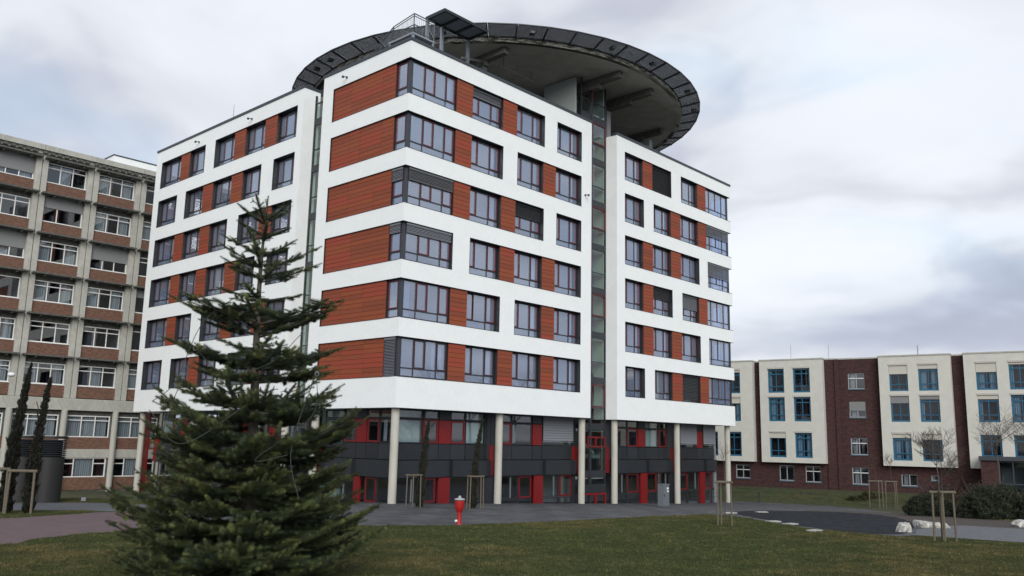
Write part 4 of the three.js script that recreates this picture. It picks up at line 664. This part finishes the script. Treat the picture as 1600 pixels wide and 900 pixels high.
stakes('far stake tripod by the brick building, right of its twin', 27.1, -62.3, 2.0, [[-0.45, 0], [0.05, 0.4], [0.4, -0.1]], [[0, 2]], 0.045);

// ------------------------------------------------------------ bare trees
function bareTree(name, label, x, z, h, o = {}) {
  const { spread = 0.42, levels = 5, r = 0.05, sd = 1, clear = 0.35, lean = 0, mat = M.twig, kids = 3, y = hgt(z) } = o; seed = sd;
  const t = thing(name, label, 'tree', [x, y, z], 0, { young_tree: 'staked young trees', bare_tree: 'bare trees before the brick building', tall_tree: 'tall bare trees beside the lawn' }[name]), trunk = [], br = [], V3 = THREE.Vector3;
  const grow = (p, d, len, rad, lv) => {
    const seg = 3; let c = p.clone(), dd = d.clone(), r0 = rad;
    for (let i = 0; i < seg; i++) {
      const n = c.clone().addScaledVector(dd, len / seg), r1 = r0 * 0.86; (lv === 0 ? trunk : br).push(rod(c.toArray(), n.toArray(), r0, r1, lv < 2 ? 6 : 4));
      c = n; r0 = r1; dd.add(new V3(rr(-1, 1), rr(-0.2, 0.6), rr(-1, 1)).multiplyScalar(0.16)).normalize();
      if (lv < levels && (lv > 0 || i > 0)) for (let k = 0; k < (lv === 0 ? kids : rnd() < 0.75 ? 1 : 2); k++) { const a = rr(0, 6.283), nd = dd.clone().multiplyScalar(0.75).add(new V3(Math.cos(a), rr(0, 0.5), Math.sin(a)).multiplyScalar(spread * 1.6)).normalize(); grow(c, nd, len * rr(0.5, 0.72), Math.max(0.0045, r0 * 0.55), lv + 1); }
    }
    if (lv < levels) grow(c, dd, len * 0.6, Math.max(0.0045, r0 * 0.8), lv + 1);
  };
  trunk.push(rod([0, -0.2, 0], [lean * 0.3, h * clear, 0], r, r * 0.85, 8));
  grow(new V3(lean * 0.3, h * clear, 0), new V3(lean, 1, 0).normalize(), h * (1 - clear) * 0.44, r * 0.82, 0);
  mesh('trunk', trunk, M.bark, t); mesh('crown', br, mat, t); return t;
}
bareTree('young_tree', 'young bare tree growing inside the large stake tripod', 13.95, -28.55, 3.7, { r: 0.026, levels: 4, sd: 5, clear: 0.5, spread: 0.5 });
bareTree('young_tree', 'thin bare sapling inside the stake tripod before the white building', 8.5, -34.6, 3.4, { r: 0.016, levels: 2, sd: 8, clear: 0.6, spread: 0.35, kids: 2 });
bareTree('young_tree', 'thin bare sapling in the lower far stake tripod', 30.1, -72.1, 4.2, { r: 0.025, levels: 3, sd: 9, clear: 0.6, spread: 0.35, kids: 2 });
bareTree('young_tree', 'thin bare sapling in the right-hand far stake tripod', 27.1, -62.3, 4.0, { r: 0.022, levels: 3, sd: 10, clear: 0.6, spread: 0.35, kids: 2 });
bareTree('bare_tree', 'bare spreading tree behind the shrubs, before the fourth cream panel', 27.6, -49.5, 6.4, { r: 0.06, levels: 4, sd: 31, clear: 0.32, spread: 0.62, lean: 0.05 });
bareTree('bare_tree', 'bare tree at the right edge behind the shrubs', 30.0, -50.5, 6.5, { r: 0.065, levels: 4, sd: 47, clear: 0.35, spread: 0.6, lean: 0.08 });
bareTree('bare_tree', 'small leaning bare tree before the third cream panel', 25.6, -52, 4.2, { r: 0.035, levels: 4, sd: 60, clear: 0.25, spread: 0.6 });
// tall bare trees beside the lawn outside the frame, mirrored in the lowest windows
[[52, -38, 13, 71], [60, -50, 14, 72], [49, -56, 12, 73], [66, -40, 15, 74], [58, -62, 13, 75]].forEach(([x, z, h, sd], i) => bareTree('tall_tree', 'tall bare tree beside the lawn, mirrored in the lowest windows', x, z, h, { r: 0.2, levels: 5, sd, clear: 0.3, spread: 0.5 }));

// ------------------------------------------------------------ shrubs
const leafGeo = (() => { const g = new THREE.BufferGeometry(), P = []; for (let k = 0; k < 7; k++) { const a = k * 2.4, t = 0.5 + 0.2 * k / 7, c = Math.cos(a), s = Math.sin(a), y = k * 0.12; P.push(0, y, 0, c * 0.5 - s * 0.16, y + 0.28, s * 0.5 + c * 0.16, c * 1.0, y + 0.3 * t, s * 1.0, 0, y, 0, c * 1.0, y + 0.3 * t, s * 1.0, c * 0.5 + s * 0.16, y + 0.22, s * 0.5 - c * 0.16); } g.setAttribute('position', new THREE.Float32BufferAttribute(P, 3)); g.computeVertexNormals(); return g; })();
function shrub(label, x, z, rx, h, rz, sd, col, n = 2600, name = 'evergreen_shrub', lf = 0.13) {
  seed = sd; const o = thing(name, label, 'shrub', [x, hgt(z), z], 0, { evergreen_shrub: 'dark evergreen shrubs', twiggy_shrub: 'brown twiggy shrubs', low_shrub: 'low shrubs along the brick wall' }[name]), L = [], st = [], q = new THREE.Quaternion(), E = new THREE.Euler();
  for (let i = 0; i < 14; i++) { const a = rr(0, 6.28), e = [Math.cos(a) * rx * 0.7, h * rr(0.6, 0.95), Math.sin(a) * rz * 0.7]; st.push(rod([e[0] * 0.25, -0.1, e[2] * 0.25], e, 0.025, 0.008, 5)); } mesh('stem', st, M.bark, o);
  for (let i = 0; i < n; i++) {
    const a = rr(0, 6.283), t = Math.acos(rr(-0.15, 1)), dx = Math.sin(t) * Math.cos(a), dy = Math.cos(t), dz = Math.sin(t) * Math.sin(a), b = 0.78 + 0.5 * fbm(dx * 1.7 + sd, dy * 1.7, dz * 1.7, 3), k = b * Math.pow(rnd(), 0.3);
    const y = Math.max(0.03, dy * h * k + 0.05); E.set(rr(-0.7, 0.7), rr(0, 6.28), rr(-0.7, 0.7)); q.setFromEuler(E); const s = rr(0.7, 1.3) * lf, m = rr(0.5, 1.4);
    L.push([new THREE.Matrix4().compose(new THREE.Vector3(dx * rx * k, y, dz * rz * k), q, new THREE.Vector3(s, s, s)), lin(col[0] * m, col[1] * m, col[2] * m)]);
  }
  instanced('foliage', leafGeo, leafMat, L, o);
}
const dk = [0.022, 0.03, 0.015];
shrub('dark evergreen shrub at the left end of the shrub bed', 22.6, -47.5, 1.7, 1.15, 1.3, 1, dk, 2600);
shrub('large dark evergreen shrub in the middle of the shrub bed', 25.0, -45.6, 2.1, 1.75, 1.6, 2, [0.028, 0.036, 0.018], 4200);
shrub('dark evergreen shrub behind the large one, under the bare trees', 27.2, -48.8, 2.4, 2.0, 1.6, 3, dk, 3800);
shrub('dark evergreen shrub behind the lone boulder', 26.9, -44.2, 1.9, 1.7, 1.4, 4, dk, 3600);
shrub('dark evergreen shrub at the right edge of the photo', 29.6, -44.8, 2.0, 1.9, 1.6, 5, [0.024, 0.03, 0.016], 3600);
shrub('brown twiggy leafless shrub between shrub bed and brick wall', 28.5, -58, 2.3, 2.3, 1.2, 6, [0.05, 0.04, 0.03], 1500, 'twiggy_shrub', 0.1);
shrub('brown twiggy shrub beside the dark brick strip', 31.5, -58.5, 2.0, 2.6, 1.2, 7, [0.05, 0.04, 0.03], 1300, 'twiggy_shrub', 0.1);
shrub('low yellow-green shrub at the foot of the brick wall', 31.2, -76, 2.6, 1.3, 1.0, 8, [0.055, 0.06, 0.02], 1500, 'low_shrub', 0.16);
shrub('second low yellow-green shrub along the brick wall', 35.0, -73.5, 2.4, 1.2, 1.0, 9, [0.05, 0.055, 0.022], 1300, 'low_shrub', 0.16);

// ------------------------------------------------------------ small things
{
  const z = -32.04, o = thing('fire_hydrant', 'red pillar hydrant with grey cap at the lawn edge', 'hydrant', [-1.73, hgt(z), z]), redM = std({ color: lin(0.36, 0.012, 0.010), roughness: 0.45 }), V2 = (x, y) => new THREE.Vector2(x, y);
  mesh('pillar', new THREE.LatheGeometry([V2(0, -0.1), V2(0.12, -0.1), V2(0.12, 0.04), V2(0.085, 0.06), V2(0.08, 0.42), V2(0.1, 0.45), V2(0.1, 0.5)], 24), redM, o);
  mesh('head', new THREE.LatheGeometry([V2(0.08, 0.44), V2(0.11, 0.48), V2(0.148, 0.56), V2(0.172, 0.68), V2(0.182, 0.84), V2(0.178, 0.86), V2(0.0, 0.86)], 28), redM, o);
  mesh('cap', new THREE.LatheGeometry([V2(0, 0.861), V2(0.19, 0.861), V2(0.19, 0.895), V2(0.17, 0.92), V2(0.06, 0.945), V2(0.05, 0.955), V2(0.05, 1.0), V2(0.02, 1.02), V2(0, 1.02)], 28), std({ color: lin(0.34, 0.35, 0.36), roughness: 0.6 }), o);
  mesh('outlet', [rod([-0.06, 0.14, 0.02], [-0.15, 0.13, 0.05], 0.045, 0.045, 12)], M.white, o);
}
{
  const o = thing('utility_cabinet', 'grey-blue steel utility cabinet with two white stickers beside the columns', 'cabinet', [9.97, hgt(-56.57), -56.57], TH), c = std({ color: lin(0.15, 0.17, 0.185), roughness: 0.5, metalness: 0.2 });
  mesh('body', bx(-0.36, 0.36, 0.06, 1.37, -0.2, 0.2), c, o); mesh('lid', bx(-0.38, 0.38, 1.37, 1.43, -0.22, 0.23), c, o); mesh('plinth', bx(-0.34, 0.34, -0.3, 0.06, -0.18, 0.18), M.concreteDark, o);
  mesh('door', bx(-0.33, 0.33, 0.12, 1.31, 0.2, 0.215), c, o); each('sticker', [bx(0.05, 0.26, 1.1, 1.22, 0.215, 0.219), bx(0.08, 0.28, 0.93, 1.03, 0.215, 0.219)], M.white, o); mesh('handle', bx(-0.28, -0.24, 0.65, 0.83, 0.215, 0.245), M.steelDark, o);
}
function rock(label, x, z, sx, sy, sz, sd, turn) {
  const o = thing('boulder', label, 'boulder', [x, hgt(z), z], turn, 'white boulders by the path'), g = new THREE.IcosahedronGeometry(1, 5), p = g.attributes.position;
  seed = Math.round(sd * 100); const planes = []; for (let i = 0; i < 10; i++) { const d = new THREE.Vector3(rr(-1, 1), rr(-0.3, 1), rr(-1, 1)).normalize(); planes.push([d.x, d.y, d.z, rr(0.42, 0.75)]); }
  for (let i = 0; i < p.count; i++) { const v = new THREE.Vector3().fromBufferAttribute(p, i), n = fbm(v.x * 0.8 + sd, v.y * 0.8, v.z * 0.8, 2), m = fbm(v.x * 3 + sd, v.y * 3, v.z * 3, 4); let k = 1 + 0.55 * n + 0.16 * m; v.multiplyScalar(k); for (const [nx, ny, nz, dd] of planes) { const c = v.x * nx + v.y * ny + v.z * nz; if (c > dd) { v.x -= nx * (c - dd) * 0.9; v.y -= ny * (c - dd) * 0.9; v.z -= nz * (c - dd) * 0.9; } } p.setXYZ(i, v.x * sx, (v.y + 0.55) * sy, v.z * sz); }
  g.computeVertexNormals(); mesh('stone', metreUV(g), M.stone, o);
}
rock('tilted white boulder, leftmost of the boulder row', 14.75, -33.1, 0.44, 0.34, 0.36, 3.1, 0.5);
rock('small white boulder between two larger ones', 15.75, -35.2, 0.3, 0.22, 0.3, 8.2, 1);
rock('broad whitish boulder behind the stake tripod', 16.9, -36.3, 0.5, 0.26, 0.42, 12.4, 2);
rock('bright white boulder partly hidden by the stake posts', 17.55, -35.9, 0.34, 0.18, 0.3, 17.9, 0.2);
rock('grey-white boulder at the right edge before the shrubs', 22.15, -38.3, 0.55, 0.27, 0.4, 22.5, 1.4);
[[11.46, -45.5], [13.56, -47.3], [11.4, -38.1], [11.6, -36.4], [11.2, -32.4]].forEach(([x, z], i) => { const o = thing('stone_slab', ['flat white stone slab right behind the sapling stakes', 'flat white stone slab farthest into the gravel patch', 'flat white stone slab at the gravel edge, the longer of two', 'flat white stone slab just right of the longer one', 'flat white stone slab lying alone in the lawn'][i], 'stone slab', [x, hgt(z), z], 0.2 * i, 'white stone slabs at the gravel edge'); mesh('stone', new THREE.BoxGeometry(0.6, 0.05, 0.36, 6, 1, 5).translate(0, 0.035, 0), M.stone, o); });
{
  const o = thing('wire_fence', 'low fence of short dark posts and wire on the lawn before the brick wall', 'fence', [0, 0, 0]), P = [[17.5, -76], [22.1, -77.7], [26.3, -79.1], [28.6, -82], [21, -83]];
  for (const [x, z] of [[15.5, -75.3], [22.1, -77.7], [26.3, -79.1], [27.6, -80.2]]) mesh('post', rod([x, ground(x, z) - 0.2, z], [x, hgt(z) + 0.95, z], 0.055, 0.055, 8), M.steelDark, o);
  mesh('wire', [0.85, 0.5].map(h => rod([15.5, hgt(-75.3) + h, -75.3], [26.3, hgt(-79.1) + h, -79.1], 0.012, 0.012, 4)), M.steelDark, o);
}
{
  const o = thing('vent_tower', 'dark grey twin vent tower with horizontal louvres behind the columnar conifers', 'vent tower', [-22.5, hgt(-42), -42]), lou = [], body = [];
  const bm = std({ color: lin(0.019, 0.0185, 0.018), roughness: 0.6, metalness: 0.2 });
  for (const cx of [-0.68, 0.62]) { const g = new THREE.CylinderGeometry(0.64, 0.64, 2.25, 32); g.translate(cx, 1.0, 0); mesh('shaft', metreUV(g), bm, o); for (let i = 0; i < 8; i++) { const l = new THREE.CylinderGeometry(0.62, 0.7, 0.045, 32); l.translate(cx, 2.2 + i * 0.1, 0); lou.push(l); } const c = new THREE.CylinderGeometry(0.5, 0.5, 0.85, 24); c.translate(cx, 2.5, 0); body.push(c); const cap = new THREE.CylinderGeometry(0.7, 0.7, 0.12, 32); cap.translate(cx, 3.04, 0); body.push(cap); }
  mesh('core', body, bm, o); each('louvre', lou, M.steelDark, o);
}
{ const o = thing('ground_spotlight', 'small grey box light on the verge below the concrete building', 'spotlight', [-20.5, hgt(-42.9), -42.9], 0.4); mesh('housing', bx(-0.13, 0.13, 0.05, 0.28, -0.1, 0.1), M.steelDark, o); mesh('bracket', bx(-0.18, 0.18, -0.1, 0.05, -0.05, 0.05), M.steelDark, o); mesh('lens', bx(-0.1, 0.1, 0.08, 0.25, 0.1, 0.11), M.shutter, o); }
{ // sign and lamp cut by the left edge of the photo
  const z = -31, x = -18.75, o = thing('notice_sign', 'white notice board on a pole at the left edge', 'sign', [x, hgt(z), z]); mesh('board', bx(-0.5, 0.47, 2.75, 3.5, -0.02, 0.02), M.white, o); mesh('pole', rod([-0.3, -0.2, -0.06], [-0.3, 3.5, -0.06], 0.035), M.steel, o);
  const l = thing('street_lamp', 'small white lantern on a curved arm at the left edge', 'street lamp', [-20.6, hgt(-34.5), -34.5]); mesh('pole', rod([0, -0.2, 0], [0, 5.2, 0], 0.05, 0.04, 10), M.steel, l); mesh('arm', new THREE.TubeGeometry(new THREE.CatmullRomCurve3([[0, 5.1, 0], [0.15, 5.45, 0], [0.5, 5.5, 0], [0.72, 5.3, 0]].map(p => new THREE.Vector3(...p))), 16, 0.03, 6), M.steel, l); mesh('lantern', new THREE.SphereGeometry(0.13, 16, 10).scale(1.1, 0.7, 1).translate(0.72, 5.28, 0), M.white, l);
}
// ------------------------------------------------------------ grass blades on the nearer lawn
{
  seed = 777; const list = [], q = new THREE.Quaternion(), up = new THREE.Vector3(0, 1, 0), polys = [PLAZA, PATCH, PATH, MULCH, REDPATH, ROAD];
  const g = new THREE.BufferGeometry(), P = []; for (let i = 0; i < 9; i++) { const a = i * 2.4, r = 0.15 + 0.35 * ((i * 37 % 10) / 10), x = Math.cos(a) * r, z = Math.sin(a) * r, w = 0.07, l = 0.5 + ((i * 53) % 10) / 20, tx = x + Math.cos(a) * 0.35 * ((i % 3) / 2), tz = z + Math.sin(a) * 0.35; P.push(x - Math.sin(a) * w, 0, z + Math.cos(a) * w, x + Math.sin(a) * w, 0, z - Math.cos(a) * w, tx, l, tz); }
  g.setAttribute('position', new THREE.Float32BufferAttribute(P, 3)); g.computeVertexNormals();
  const N = 420000; for (let i = 0; i < N; i++) {
    const d = 13 + 34 * Math.pow(rnd(), 1.4), x = rr(-0.68, 0.66) * d, z = -d; let bad = false; for (const p of polys) if (inPoly(p, x, z)) { bad = true; break; } if (bad) continue;
    const n = fbm(x * 0.13, z * 0.13, 3.3, 3), m = fbm(x * 0.9, z * 0.9, 8.8, 3), dry = sstep(-0.1, 0.45, n + 0.7 * m) * 0.8, s = rr(0.035, 0.075) * (1 + 0.8 * m) , k = rr(0.6, 1.45) * (1 + 0.5 * m), straw = rnd() < 0.06 + 0.16 * dry ? 1 : 0;
    q.setFromAxisAngle(up, rr(0, 6.28)); list.push([new THREE.Matrix4().compose(new THREE.Vector3(x, hgt(z), z), q, new THREE.Vector3(s * 1.5, s, s * 1.5)), straw ? lin(0.15 * k, 0.125 * k, 0.05 * k) : lin(lerp(0.043, 0.082, dry) * k, lerp(0.056, 0.068, dry) * k, lerp(0.011, 0.019, dry) * k)]);
  }
  const o = instanced('grass', g, leafMat, list, scene); o.userData = { kind: 'stuff', label: 'short winter grass blades covering the lawn', category: 'grass' }; console.log('grass', list.length);
}
renderer.render(scene, camera);
